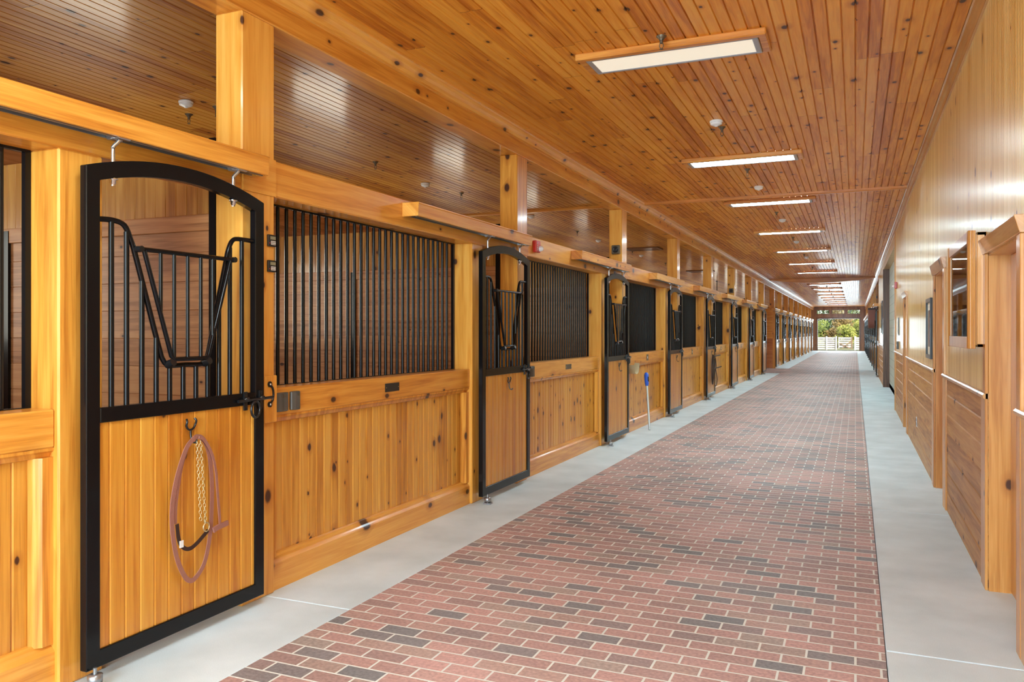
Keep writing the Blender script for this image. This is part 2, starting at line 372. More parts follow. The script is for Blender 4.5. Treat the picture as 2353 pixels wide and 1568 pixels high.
# ------------------------------------------------------------------ key measures (metres; camera stands at x=0, y=0)
D = -3.117           # aisle face of the stall fronts on the left
R = .72              # aisle face of the wall on the right
ZC = 3.56            # ceiling
BX0, BX1 = -2.545, .13   # brick carpet
P_ = 3.905
NEAR = 8             # stalls before the cross aisle
def post_y(k): return 3.455+P_*k          # near side of the post
def col_y(k): return 2.43+P_*k-(0 if k else .08)
def door_y(k): return 2.415+P_*k+(.05 if k == 1 else 0)
YEND = 69.0
Y0 = -3.2

# ------------------------------------------------------------------ floor
struct(MB().box(BX0, BX1, Y0-1, YEND+.3, -.1, 0).build('floor', 'brick'))
mb = MB()
for i in range(-2, 17):
    y0, y1 = 3.66+P_*i, 3.66+P_*(i+1)-.006
    if not (31.0 < y0+1 < 34.9): mb.box(-3.33, BX0-.004, max(y0, Y0-1), min(y1, YEND+.3), -.1, .0)
jy = [Y0-1, .3, 4.20, 7.50]+[11.4+3.9*i for i in range(15)]+[YEND+.3]
for a, b_ in zip(jy, jy[1:]):
    if b_ > a: mb.box(BX1+.004, .95, a+.005, b_-.005, -.1, .0)
struct(mb.build('floor', 'conc', bevel=.004))
struct(MB().box(-7.2, -3.334, Y0-1, YEND+.3, -.1, -.005).build('floor', 'rubber'))
struct(MB().box(-7.0, BX0-.002, 31.25, 34.85, -.04, .004).build('floor', 'brick'))

# ------------------------------------------------------------------ ceiling and added sun-blocking slab
W2 = .083
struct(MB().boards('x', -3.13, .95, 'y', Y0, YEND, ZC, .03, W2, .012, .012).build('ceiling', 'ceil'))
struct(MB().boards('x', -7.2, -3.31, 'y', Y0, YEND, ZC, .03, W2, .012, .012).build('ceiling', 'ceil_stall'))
struct(MB().box(-7.6, 1.4, Y0-.4, YEND+.6, ZC+.03, ZC+.2).build('sun_block_roof', 'sun_block_roof'))  # unseen slab above the ceiling, added to keep the sun out
crown = [(0,0),(.075,0),(.075,-.012),(.062,-.02),(.05,-.045),(.03,-.065),(.018,-.09),(.018,-.105),(0,-.105)]
struct(MB().prism([(D+x, ZC+z-.0) for x, z in crown], 'y', Y0, YEND).build('trim_1', 'beam'))
crw = [(x*.8, z*.8) for x, z in crown]
struct(MB().prism([(R-x, ZC+z) for x, z in crw], 'y', Y0, YEND).build('trim_2', 'casingy'))
flat_trim = [(0,0),(.0,-.03),(.015,-.042),(.055,-.042),(.07,-.03),(.07,0)]
struct(MB().prism([(12.33+y, ZC+z) for y, z in flat_trim], 'x', D+.07, R-.06).build('trim_3', 'crossbeam'))
struct(MB().prism([(12.33+y, ZC+z) for y, z in flat_trim], 'x', -7, -3.33).build('trim_4', 'crossbeam'))
# belly-shaped cross header at the cross aisle
pr = [(D+.02, ZC-.002)]
for i in range(0, 25):
    t = i/24; x = D+.02+(R-.03-D)*t; pr.append((x, ZC-.03-.15*math.sin(PI*t)**.9))
pr.append((R-.02, ZC-.002))
o = MB().prism(pr, 'y', 32.3, 32.55).build('arched_crossbeam', 'crossbeam', bevel=.006)
tag(o, 'reddish bow-bottomed timber beam spanning the aisle under the ceiling, far down', 'beam')

# ------------------------------------------------------------------ long upper beam (left), per stretch between posts
def long_beam(y0, y1, lab, x0=D-.2, x1=D):
    o = MB().box(0, x1-x0, 0, y1-y0, 0, ZC-3.312).build('upper_beam', 'beam', bevel=.006, loc=(x0, y0, 3.312))
    return tag(o, lab, 'beam')
long_beam(Y0, 12.4, 'long timber beam on top of the left posts, near stretch up to the ceiling trim')
long_beam(12.4, 34.9, 'long timber beam on top of the left posts, middle stretch past the trim')
long_beam(34.9, YEND, 'long timber beam on top of the left posts, farthest stretch')

# ------------------------------------------------------------------ posts, columns, header beams
posts_y = [post_y(k) for k in range(-1, NEAR)]
bay2 = 3.745
Y2 = 34.93
post_mb = lambda h=3.312: MB().box(0, .192, 0, .27, 0, h)
pm = post_mb().build('timber_post', 'post', bevel=.008, loc=(D-.192, post_y(-1)-.05, 0))
tag(pm, 'square timber post beside the stall nearest the camera, left edge', 'post', 'full-height posts on the left')
POST = {}
POST[-1] = pm
for k in range(0, NEAR):
    o = pm.copy(); C.objects.link(o); o.location.y = post_y(k)
    extra = ['right of the first black door, with two thermometers', 'right of the second black door, beside the red alarm', 'right of the third black door, with a speaker box', 'right of the fourth black door', 'right of the fifth black door, behind the bridle', 'right of the sixth black door, with a small speaker', 'right of the seventh black door', 'right of the eighth black door, at the cross aisle'][k]
    o['label'] = f'full-height pine post {extra}'; POST[k] = o
for k in range(0, 9):
    o = pm.copy(); C.objects.link(o); o.location.y = Y2+bay2*k-.02 if k else Y2
    o['label'] = f'{ORD[k]} full-height pine post beyond the cross aisle, left side'
    o['group'] = 'posts beyond the cross aisle'
    o.name = 'timber_post'
cm = MB().box(0, .192, 0, .22, 0, 2.312).build('timber_column', 'post', bevel=.008, loc=(D-.192, col_y(0), 0))
tag(cm, 'pine column left of the first black stall door, nearest the camera', 'column', 'columns left of the stall doors')
for k in range(1, NEAR):
    o = cm.copy(); C.objects.link(o); o.location.y = col_y(k); o['label'] = f'pine column left of the {ORD[k]} black stall door on the left wall'
def header(y0, y1, lab, grp='header beams over the left stalls', xf=D, th=.192):
    o = MB().box(0, th, 0, y1-y0, 0, .213).build('header_beam', 'beam', bevel=.008, loc=(xf-th if xf < 0 else xf, y0, 2.312))
    return tag(o, lab, 'beam', grp)
for k in range(0, NEAR+0):
    header(post_y(k-1)+.272, post_y(k)-.0, f'header beam over the {ORD[k]} barred opening and black door, left wall')
    if k < NEAR: pass
for k in range(NEAR):   # the beam face carries across each post with a seam
    o = MB().box(0, .012, 0, .27, 0, .213).build('joint_board', 'beam', loc=(D-.002, post_y(k)+.001, 2.312))
    tag(o, f'joint board across the {ORD[k]} post at header height', 'board', 'boards where headers meet posts')
for k in range(9):
    header(Y2+bay2*k+.275, Y2+bay2*(k+1)-.025 if k < 8 else YEND, f'header beam over the {ORD[k]} stall beyond the cross aisle, left side', 'far header beams')

# ------------------------------------------------------------------ stall fronts
FX = -3.14     # face of sill and baseboard
def make_front(length, detail=True, nb=29):
    """stall front: local origin at the aisle face (x = D), start of the panel"""
    t = thing('stall_front', '', 'stall front', (D, 0, 0), 'stall fronts on the left')
    dx = FX-D
    MB().box(dx-.19, dx, 0, length, 1.03, 1.193).build('sill_board', 'beam', t, bevel=.006)
    # moulding below the sill and around the panel
    mo = MB()
    mo.prism([(dx-.10,1.03),(dx-.004,1.03),(dx-.004,1.018),(dx-.02,1.008),(dx-.03,.99),(dx-.045,.985),(dx-.10,.985)], 'y', 0, length)
    mo.prism([(dx-.10,0+0),(dx-.045,0),(dx-.03,.008),(dx-.02,.026),(dx-.008,.034),(dx-.008,.05),(dx-.10,.05)], 'z', .19, .99)
    mo.prism([(dx-.10,length),(dx-.045,length-.09),(dx-.035,length-.075),(dx-.02,length-.06),(dx-.008,length-.05),(dx-.008,length)], 'z', .19, .99)
    mo.build('panel_moulding', 'post', t)
    MB().boards('y', 0.02, length-.03, 'z', .14, 1.0, dx-.055, -.02, .0818, .014, .007, bead=True).build('board_panel', 'panel', t)
    MB().prism([(dx-.10,0),(dx,0),(dx,.158),(dx-.006,.166),(dx-.016,.176),(dx-.03,.186),(dx-.036,.20),(dx-.05,.204),(dx-.10,.204)], 'y', 0, length).build('baseboard', 'beam', t)
    g = MB()
    gx = -3.298-D
    g.box(gx-.012, gx+.012, .005, .03, 1.193, 2.312).box(gx-.012, gx+.012, length-.028, length-.003, 1.193, 2.312)
    g.box(gx-.012, gx+.012, .03, length-.028, 2.30, 2.312).box(gx-.012, gx+.012, .03, length-.028, 1.19, 1.197)
    G = g.build('grille', 'black', t)
    def bar(y):
        return MB().tube([(gx, y, 1.193), (gx, y, 2.308)], .0120, 8)
    if detail:
        b0 = bar(0).build('bar', 'black', G)
        b0.location.y = .077
        for i in range(1, nb+1):
            b_ = b0.copy(); C.objects.link(b_); b_.parent = G; b_.location.y = .077+.0827*i
    else:
        a = MB()
        for i in range(1, nb+1): a.tube([(gx, .077+.0827*i, 1.193), (gx, .077+.0827*i, 2.308)], .0120, 5)
        o = a.build('bar_set', 'black', G); o['kind'] = 'stuff'
    return t
L1 = 2.604
front = make_front(L1)
front.location = (D, col_y(0)-L1, 0)
front['label'] = 'stall front cut off by the left edge of the photo, before the first black door'
fronts = [front]
flab = ['stall front between first and second black doors, black plate on its sill',
 'stall front between second and third black doors, small bronze plate on its sill',
 'stall front behind the leaning blue-topped pole, between third and fourth doors',
 'stall front between fourth and fifth black doors on the left',
 'stall front right of the door with the dark bridle',
 'stall front between sixth and seventh black doors on the left',
 'stall front between seventh and eighth black doors on the left']
tree_of(front)
for k in range(0, NEAR-1):
    fronts.append(copy_tree(front, (D, post_y(k)+.272, 0), flab[k]))
KIDS.clear()
# plates screwed to the sills
def plate(fr, y0, y1, z0, z1, mat, lab, screws=True, white=False):
    o = MB().box(FX-D, FX-D+.004, y0, y1, z0, z1).build('name_plate', mat, fr); o['label'] = lab
    if screws:
        a = MB()
        for y in (y0+.012, y1-.012): a.lathe([(.003,0),(.003,.0015)], (FX-D+.004, y, (z0+z1)/2), 'x', 8)
        a.build('screw', 'brass', o)
    if white: MB().box(FX-D+.004, FX-D+.005, (y0+y1)/2-.02, (y0+y1)/2+.02, (z0+z1)/2-.018, (z0+z1)/2+.018).build('label_card', 'white', o)
plate(fronts[1], 1.225, 1.415, 1.085, 1.147, 'blackplate', 'black name plate')
plate(fronts[2], 1.25, 1.45, 1.08, 1.14, 'bronze', 'bronze name plate')
for i in (3, 4, 5, 6, 7): plate(fronts[i], 1.30, 1.43, 1.055, 1.155, 'bronze', 'small square plate with white card', False, True)
# keeper blocks where the door latches strike
def keeper(k):
    p = POST[k]
    o = MB().box(.192, .216, .165, .264, 1.0, 1.272).build('keeper_block', 'post', p, bevel=.004)
    q = MB(); pts = [(.219, .20+.028*math.sin(a)*1.0, 1.165+.05*math.cos(a)) for a in [PI*i/8 for i in range(0, 9)]]
    q.tube(pts, .007, 8)
    q.lathe([(.017,0),(.017,.007)], (.216, .197, 1.223), 'x', 12).lathe([(.017,0),(.017,.007)], (.216, .197, 1.107), 'x', 12)
    q.build('keeper_ring', 'iron', o)
    MB().lathe([(.007,0),(.007,.004),(.002,.007)], (.223, .197, 1.223), 'x', 10).lathe([(.007,0),(.007,.004),(.002,.007)], (.223, .197, 1.107), 'x', 10).build('screw_head', 'chrome', o)
for k in range(NEAR): keeper(k)

# ------------------------------------------------------------------ sliding stall door
def arc_pts(y0, y1, zend, rise, n=18):
    out = []
    for i in range(n+1):
        y = y0+(y1-y0)*i/n; u = (y-(y0+y1)/2)/((y1-y0)/2); out.append((y, zend+rise*(1-u*u)))
    return out
DWD = 1.12
def smooth_path(pts, n=6):
    pts = [Vector(p) for p in pts]; out = []
    for i in range(len(pts)-1):
        p0, p1, p2, p3 = pts[max(i-1,0)], pts[i], pts[i+1], pts[min(i+2, len(pts)-1)]
        for j in range(n):
            t = j/n
            out.append(.5*((2*p1)+(p2-p0)*t+(2*p0-5*p1+4*p2-p3)*t*t+(3*p1-p0-3*p2+p3)*t**3))
    out.append(pts[-1]); return out
def yoke_z(y):
    P = [(.065,2.02),(.146,2.024),(.203,2.012),(.234,1.967),(.275,1.867),(.400,1.468),(.434,1.388),(.466,1.362),(.676,1.362),(.711,1.388),(.766,1.60),(.834,1.851),(.859,1.945),(.891,2.008),(.92,2.024),(1.05,2.024)]
    for (a, za), (b_, zb) in zip(P, P[1:]):
        if a <= y <= b_: return za+(zb-za)*(y-a)/(b_-a)
    return 2.02
def make_door(detail=True):
    t = thing('stall_door', '', 'sliding door', (-3.05, 0, 0), 'black arched stall doors')
    f = MB()
    T, x0, x1 = .07, -.02, .02
    up = arc_pts(0, DWD, 2.243, .092); lo = arc_pts(T, DWD-T, 2.189, .074)
    f.frame_ring([(0,.06)]+up+[(DWD,.06)], [(T,.135)]+lo+[(DWD-T,.135)], x0, x1)
    f.box(x0, x1, T, DWD-T, 1.125, 1.192)
    F = f.build('door_frame', 'black', t, bevel=.003)
    MB().boards('y', T, DWD-T, 'z', .135, 1.125, .008, -.02, .082, .013, .006, -.045, True).build('board_panel', 'door', t)
    # yoke
    yk = smooth_path([(0,.07,2.02),(0,.15,2.024),(0,.21,2.008),(0,.245,1.945),(0,.275,1.865),(0,.400,1.468),(0,.430,1.39),(0,.468,1.362),(0,.57,1.362),(0,.676,1.362),(0,.712,1.39),(0,.766,1.60),(0,.84,1.875),(0,.862,1.955),(0,.893,2.010),(0,.94,2.024),(0,1.05,2.024)], 4)
    MB().tube(yk, .0125, 8).build('feed_yoke', 'black', t)
    ys = [.141,.222,.307,.390,.471,.555,.638,.717,.796,.875,.964]
    if detail:
        for y in ys: MB().tube([(0, y, 1.19), (0, y, yoke_z(y)-.004)], .0120, 8).build('bar', 'black', t)
    else:
        a = MB()
        for y in ys: a.tube([(0, y, 1.19), (0, y, yoke_z(y)-.004)], .0120, 5)
        a.build('bar_set', 'black', t)['kind'] = 'stuff'
    # drop-down gate in the yoke
    g = MB(); gx = .032
    g.tube([(gx,.262,1.905),(gx,.875,1.905)], .011, 8)
    g.tube([(gx,.292,1.9),(gx,.452,1.405),(gx,.47,1.392),(gx,.672,1.392),(gx,.69,1.405),(gx,.845,1.9)], .011, 8)
    Gt = g.build('drop_gate', 'black', t)
    gb = MB()
    for y, z in [(.387,1.61),(.468,1.39),(.553,1.39),(.638,1.39),(.72,1.49)]:
        if detail: MB().tube([(gx, y, z), (gx, y, 1.905)], .0092, 8).build('bar', 'black', Gt)
        else: gb.tube([(gx, y, z), (gx, y, 1.905)], .0092, 5)
    if not detail: gb.build('bar_set', 'black', Gt)['kind'] = 'stuff'
    h = MB()
    for y, z in [(.455,1.385),(.688,1.385)]: h.tube([(.0, y, z-.02), (.042, y, z-.005)], .02, 8)
    for y in (.268, .868): h.tube([(.0, y, 1.905), (.046, y, 1.905)], .015, 8)
    h.build('gate_hinge', 'iron', t)
    # hangers
    for y in (.15, .90):
        s_ = MB()
        s_.tube(smooth_path([(.0,y,2.20),(.0,y,2.335),(.0,y,2.352),(.012,y+.012,2.372),(.018,y+.018,2.385),(.018,y+.018,2.40)], 3), .0085, 8)
        H = s_.build('hanger_rod', 'zinc', t)
        MB().tube([(-.012,y-.012,2.398),(-.012,y+.05,2.398)], .017, 10).tube([(.04,y-.012,2.398),(.04,y+.05,2.398)], .017, 10).tube([(-.012,y+.018,2.398),(.04,y+.018,2.398)], .008, 8).build('trolley_wheel', 'zinc', H)
        zb = 2.165+.098*(1-((y-.56)/.56)**2)
        MB().lathe([(.022,0),(.022,-.006),(.014,-.008),(.014,-.022),(.010,-.024),(.010,-.034)], (0,y,zb), 'z', 12).build('hanger_nut', 'chrome', H)
    # bolt latch
    L = MB(); lx = .026
    for y in (.965, 1.085):
        L.box(.02, .03, y-.012, y+.012, 1.10, 1.20).tube([(lx,y-.01,1.155),(lx+.012,y-.01,1.162),(lx+.012,y+.01,1.162)], .010, 8)
        L.lathe([(.006,0),(.006,.004)], (.03, y, 1.188), 'x', 8).lathe([(.006,0),(.006,.004)], (.03, y, 1.112), 'x', 8)
    LL = L.build('latch', 'iron', t)
    MB().tube([(lx+.008,.90,1.152),(lx+.008,1.175,1.156)], .0085, 8).build('bolt', 'iron', LL)
    MB().tube([(lx+.012, 1.03+.034*math.sin(a), 1.10+.044*math.cos(a)) for a in [2*PI*i/16 for i in range(16)]], .007, 8, True).build('pull_ring', 'iron', LL)
    # halter hook: horseshoe with hook
    hk = MB()
    hk.tube(smooth_path([(.022,.556,1.092),(.03,.552,1.08),(.024,.553,1.06),(.022,.566,1.043),(.022,.583,1.038),(.022,.600,1.045),(.022,.612,1.062),(.03,.611,1.082),(.022,.607,1.094)], 3), .0055, 8)
    hk.tube(smooth_path([(.022,.583,1.04),(.022,.583,1.01),(.03,.583,.985),(.048,.585,.975),(.058,.588,.99)], 3), .0052, 8)
    hk.build('halter_hook', 'iron', t)
    return t
door = make_door()
tree_of(door)
door.location = (-3.05, door_y(0), 0)
door['label'] = 'nearest black arched stall door, leather lead strap hanging on its front'
dlab = [None, 'second black arched stall door from the camera, empty hook on its panel',
 'third black arched stall door, just left of the sage bracket and blue-topped pole',
 'fourth black arched stall door, right of the blue-topped pole',
 'fifth black arched stall door, dark bridle hanging on its panel',
 'sixth black arched stall door, first one past the dark bridle',
 'seventh black arched stall door, second one past the dark bridle',
 'eighth black arched stall door, last before the cross aisle']
DOORS = [door]
for k in range(1, NEAR):
    DOORS.append(copy_tree(door, (-3.05, door_y(k), 0), dlab[k]))
KIDS.clear()

# tracks and their cover boxes
def make_track(wood_mat='beam'):
    t = thing('door_track_cover', '', 'track cover', (D, 0, 0), 'track covers over the left doors')
    a, b_ = -1.22, 1.05
    c = MB().prism([(.0,2.478),(.0,2.492),(.143,2.492),(.146,2.486),(.141,2.474),(.137,2.388),(.117,2.388),(.117,2.472),(.0,2.472)], 'y', a, b_)
    c.box(0, .117, a, a+.02, 2.388, 2.474).box(0, .117, b_-.02, b_, 2.388, 2.474)
    c.build('cover_board', wood_mat, t, bevel=.003)
    MB().box(.03, .036, a+.02, b_-.02, 2.392, 2.44).box(.106, .112, a+.02, b_-.02, 2.384, 2.44).box(.03, .112, a+.02, b_-.02, 2.434, 2.44).build('steel_track', 'rail', t)
    return t
tr = make_track(); tree_of(tr)
tr.location = (D, door_y(0)+.05, 0); tr['label'] = 'timber track cover over the nearest black stall door, grey steel track beneath'
for k in range(1, NEAR): copy_tree(tr, (D, door_y(k), 0), f'timber track cover over the {ORD[k]} black stall door on the left')
KIDS.clear()

# floor guide rollers
def make_guide():
    t = thing('door_guide_roller', '', 'guide roller', (0,0,0), 'floor guides of the left doors')
    MB().box(-.03, .035, -.03, .03, 0, .012).tube([(0,0,.01),(0,0,.085)], .008, 8).build('bracket', 'rail', t)
    MB().lathe([(.018,.018),(.03,.022),(.031,.055),(.018,.06)], (0,0,0), 'z', 16).build('roller', 'rail', t)
    return t
gd = make_guide(); tree_of(gd)
gd.location = (-2.99, door_y(0)+.01, 0); gd['label'] = 'small grey roller on the floor at the foot of the nearest door'
for k in range(1, NEAR): copy_tree(gd, (-2.99, door_y(k)+.02, 0), f'small grey roller on the floor at the foot of the {ORD[k]} black door')
KIDS.clear()

# ------------------------------------------------------------------ partitions and back wall of the stalls
def make_partition():
    t = thing('stall_partition', '', 'partition wall', (0,0,0), 'partitions between the left stalls')
    MB().boards('z', 0, 2.10, 'x', -3.85, 0, -.03, .06, .165, .005, .004).build('oak_boards', 'oak', t)
    MB().box(-3.85, 0, -.045, .045, 2.10, 2.195).build('cap_rail', 'oak', t, bevel=.004)
    MB().boards('x', -3.85, 0, 'z', 2.195, 2.62, -.015, .03, .082, .006, .004).build('bead_boards', 'beadx', t)
    MB().box(-1.80, -1.745, -.05, .05, 0, 2.18).build('steel_channel', 'black', t)
    MB().box(-.045, 0.0, -.05, .05, 0, 2.62).build('end_channel', 'black', t)
    return t
pt = make_partition(); tree_of(pt)
PX = D-.194
pt.location = (PX, post_y(0)+.05, 0); pt['label'] = 'oak board partition seen through the nearest black stall door'
for k in list(range(1, NEAR))+[-1]:
    copy_tree(pt, (PX, post_y(k)+.05, 0), f'oak board partition ending at the {ORD[k]} full-height post' if k >= 0 else 'oak board partition of the stall at the left edge of the photo')
KIDS.clear()
# back wall with a window opening per stall (daylight comes in here)
mb = MB(); mo = MB()
ys = [post_y(k)+1.5-P_/1 for k in range(0, 17)]
wy = [(post_y(k)+.05-P_/2-.6, post_y(k)+.05-P_/2+.6) for k in range(0, 18)]
cur = Y0
for a, b_ in wy:
    if b_ > YEND: break
    mb.box(-7.16, -7.0, cur, a, 0, ZC); mb.box(-7.16, -7.0, a, b_, 0, 1.45); mb.box(-7.16, -7.0, a, b_, 2.45, ZC); cur = b_
    area('stall_window_daylight', (-7.02, (a+b_)/2, 1.95), (0, -PI/2, 0), 1.0, 1.2, WINDOW_POWER, (1.0, .98, .84))
mb.box(-7.16, -7.0, cur, YEND, 0, ZC)
struct(mb.build('wall_left', 'oaky'))

# ------------------------------------------------------------------ cross aisle end wall face + far block
o = thing('cross_aisle_end_wall', 'reddish board wall end facing the camera beside the first far stall door', 'wall panel', (0, Y2, 0))
MB().boards('z', 0.02, 1.25, 'x', -6.9, D+.02, -.05, .05, .165, .006, .005).build('lower_boards', 'cedar', o)
MB().boards('x', -6.9, D+.02, 'z', 1.25, 2.45, -.045, .045, .09, .006, .005).build('upper_boards', 'crossbeam', o)
MB().box(-6.9, D+.04, -.06, .0, 2.45, 2.52).box(D-.06, D+.045, -.065, .0, 0, 2.45).build('corner_board', 'post', o)
far_front = make_front(2.42, False, 27); tree_of(far_front)
far_door = make_door(False); tree_of(far_door)
far_track = make_track(); tree_of(far_track)
far_guide_done = False
for k in range(0, 9):
    yd = 35.0+bay2*k
    lab = f'{ORD[k]} black stall door beyond the cross aisle on the left, glaring white'
    if k == 0:
        far_door.location = (-3.05, yd, 0); far_door['label'] = lab; far_door['group'] = 'stall doors beyond the cross aisle'
        far_track.location = (D, yd, 0); far_track['label'] = f'{ORD[k]} track cover beyond the cross aisle on the left'; far_track['group'] = 'track covers beyond the cross aisle'
        far_front.location = (D, yd+1.22, 0); far_front['label'] = f'{ORD[k]} stall front beyond the cross aisle on the left'; far_front['group'] = 'stall fronts beyond the cross aisle'
    else:
        copy_tree(far_door, (-3.05, yd, 0), lab, 'stall doors beyond the cross aisle')
        copy_tree(far_track, (D, yd, 0), f'{ORD[k]} track cover beyond the cross aisle on the left', 'track covers beyond the cross aisle')
        if k < 8: copy_tree(far_front, (D, yd+1.22, 0), f'{ORD[k]} stall front beyond the cross aisle on the left', 'stall fronts beyond the cross aisle')
KIDS.clear()

# ------------------------------------------------------------------ right-hand wall
WT = .16
def wall_seg(y0, y1, z0=0., z1=ZC, wains=True):
    if wains and z0 == 0:
        struct(MB().boards('y', y0, y1, 'z', 1.16, z1, R, WT, .0415, .006, .0035).build('wall_right', 'wallr'))
        struct(MB().boards('z', 0, 1.13, 'y', y0, y1, R-.004, WT, .165, .016, .008, bead='up').build('wainscot_right', 'wains'))
        struct(MB().prism([(R+.02,1.128),(R-.022,1.128),(R-.03,1.138),(R-.03,1.15),(R-.022,1.16),(R+.02,1.16)], 'y', y0, y1).build('trim_5', 'casingy'))
    else:
        struct(MB().boards('y', y0, y1, 'z', z0, z1, R, WT, .0415, .006, .0035).build('wall_right', 'wallr'))
OPEN = [(4.43, 5.417, 1.985, 2.07), (7.915, 8.796, 2.08, 2.175), (13.42, 14.19, 2.06, 2.14)]
cur = Y0
for a, b_, zb, zt in OPEN:
    wall_seg(cur, a); wall_seg(a, b_, zb, ZC, False); cur = b_
wall_seg(cur, 17.24)
for i, (a, b_, zb, zt) in enumerate(OPEN):
    dn = ['nearest right-hand doorway', 'second right-hand doorway, past the display case', 'third right-hand doorway, past the dark picture'][i]
    t = thing('door_casing', f'pine casing around the {dn}', 'door casing', (R, a, 0), 'door casings on the right wall')
    w = b_-a
    MB().box(-.018, 0, -.1, 0, 0, zb).build('side_casing', 'casing', t, bevel=.003)
    MB().box(-.018, 0, w, w+.1, 0, zb).build('side_casing', 'casing', t, bevel=.003)
    MB().prism([(-.0,zb),(-.022,zb),(-.045,zt-.005),(-.045,zt),(0,zt)], 'y', -.115, w+.115).build('head_casing', 'casingy', t, bevel=.002)
    MB().box(0, WT, w-.012, w+.002, 0, zb).box(0, WT, -.002, .012, 0, zb).box(0, WT, 0, w, zb-.012, zb).build('jamb', 'casing', t)
    d = struct(MB().box(R+.11, R+.15, a+.012, b_-.012, .01, zb-.012).build(f'door_{i+1}', 'casing', bevel=.003))
    kn = MB().lathe([(.012,0),(.012,-.03),(.028,-.045),(.028,-.065),(.01,-.075)], (R+.11, a+.1, 1.0), 'x', 14).build('door_knob', 'brass', d)
# vertical stiles of the wainscot next to the doorways
for i, (y0, y1) in enumerate([(7.70, 7.815), (13.2, 13.32), (5.517, 5.6), (8.896, 9.0), (14.29, 14.38), (17.1, 17.24), (4.2, 4.33)]):
    struct(MB().box(R-.016, R, y0, y1, 0, 1.128).build('trim_6', 'casing', bevel=.002))
struct(MB().box(R-.02, R+WT, 17.20, 17.262, 0, ZC).build('trim_7', 'casing', bevel=.003))
# recess with painted block wall
struct(MB().box(R+.14, R+.3, 17.24, 24.2, 0, ZC).build('wall_recess', 'block'))
struct(MB().box(R, R+.15, 17.262, 24.2, 3.25, ZC).build('wall_right', 'wallr'))
o = MB().box(R-.02, R+.16, 24.2, 24.4, 0, 3.25).build('recess_post', 'darkwood', bevel=.005)
tag(o, 'dark brown post at the far side of the pale block-wall recess', 'post')
struct(MB().box(.86, .9, 17.25, 24.19, 0, .12).build('baseboard_recess', 'darkwood'))
wall_seg(24.4, 29.27)

# display case on the right wall
t = thing('display_case', 'wooden glass-fronted display case with photos, between the two nearest doorways', 'display case', (R, 0, 0))
x0, x1, ya, yb, za, zb = -.096, 0, 5.50, 6.62, 1.432, 2.125
bx = MB(); th = .02
bx.box(-.048, 0, ya, ya+th, za, zb).box(-.048, 0, yb-th, yb, za, zb).box(-.048, 0, ya, yb, za, za+th).box(-.048, 0, ya, yb, zb-th, zb).box(-.058, -.048, ya+.012, ya+th, za+.01, zb-.01).box(-.012, 0, ya, yb, za, zb)
bx.build('case_box', 'casing', t, bevel=.002)
fr = MB(); fw = .062
def prof_side(y_in, y_out, z0, z1): fr.prism([(x0+.03, y_out+(y_in-y_out)*.08), (x0+.022, y_out), (x0+.012, y_out+(y_in-y_out)*.08), (x0, y_out), (x0-.004, y_out+(y_in-y_out)*.35), (x0+.004, y_out+(y_in-y_out)*.5), (x0-.002, y_out+(y_in-y_out)*.7), (x0+.006, y_in), (x0+.038, y_in), (x0+.038, y_out)], 'z', z0, z1)
prof_side(ya+fw, ya-.01, za-.01, zb+.01); prof_side(yb-fw, yb+.01, za-.01, zb+.01)
fr.box(x0, x0+.038, ya+fw, yb-fw, za-.01, za+fw).box(x0, x0+.038, ya+fw, yb-fw, zb-fw, zb+.01)
fr.build('case_frame', 'casing', t, bevel=.002)
MB().box(x0+.012, x0+.016, ya+fw, yb-fw, za+fw, zb-fw).build('glass_pane', 'glass', t)
MB().box(-.016, -.012, ya+.03, yb-.03, za+.03, zb-.03).build('backing_board', 'paper', t)
for i, (y, z, w, h, m_) in enumerate([(6.36,1.93,.2,.15,'photo'),(6.1,1.80,.26,.18,'photo'),(6.36,1.70,.16,.13,'photo'),(5.85,1.88,.22,.17,'photo'),(6.0,1.56,.16,.12,'photo'),(5.78,1.66,.18,.2,'white')]):
    p = MB().box(-.020, -.016, y-w/2, y+w/2, z-h/2, z+h/2).build('mounted_print', 'paper', t)
    MB().box(-.0215, -.020, y-w/2+.02, y+w/2-.02, z-h/2+.02, z+h/2-.02).build('picture', m_, p)
MB().tube([(-.035,5.66+.9*i/60, 1.675+.008*math.sin(i*1.6)) for i in range(61)], .009, 6).build('brass_bit_chain', 'brass', t)

def framed(yc, zc, w, h, lab, mat='photo', d=.03):
    t = thing('framed_picture', lab, 'picture', (R, yc, zc))
    MB().frame_ring([(-w/2,-h/2),(w/2,-h/2),(w/2,h/2),(-w/2,h/2)], [(-w/2+.04,-h/2+.04),(w/2-.04,-h/2+.04),(w/2-.04,h/2-.04),(-w/2+.04,h/2-.04)], -d, 0).build('picture_frame', 'iron', t)
    MB().box(-.012, -.002, -w/2+.03, w/2-.03, -h/2+.03, h/2-.03).build('mat_board', 'paper', t)
    MB().box(-.014, -.012, -w/2+.12, w/2-.12, -h/2+.12, h/2-.12).build('print', mat, t)
    return t
framed(9.30, 1.56, .56, .62, 'black-framed picture on the pale board wall past the second doorway')
framed(25.2, 1.93, 1.0, .95, 'tall black frame on the right wall just past the dark brown post')
def outlet(x, y, z, lab, w=.075, h=.12, mat='chrome'):
    t = thing('outlet_plate', lab, 'wall outlet', (x, y, z))
    MB().box(-.008, 0, -w/2, w/2, -h/2, h/2).build('cover_plate', mat, t, bevel=.002)
    MB().box(-.012, -.008, -.018, .018, .008, .045).box(-.012, -.008, -.018, .018, -.045, -.008).build('socket', 'grey', t)
    return t
outlet(R-.004, 11.3, .385, 'steel outlet plate low on the wainscot between second and third doorways', .09, .13)
t = thing('switch_plate', 'grey switch box above the cap rail near the end of the board wall', 'switch', (R, 16.1, 1.28))
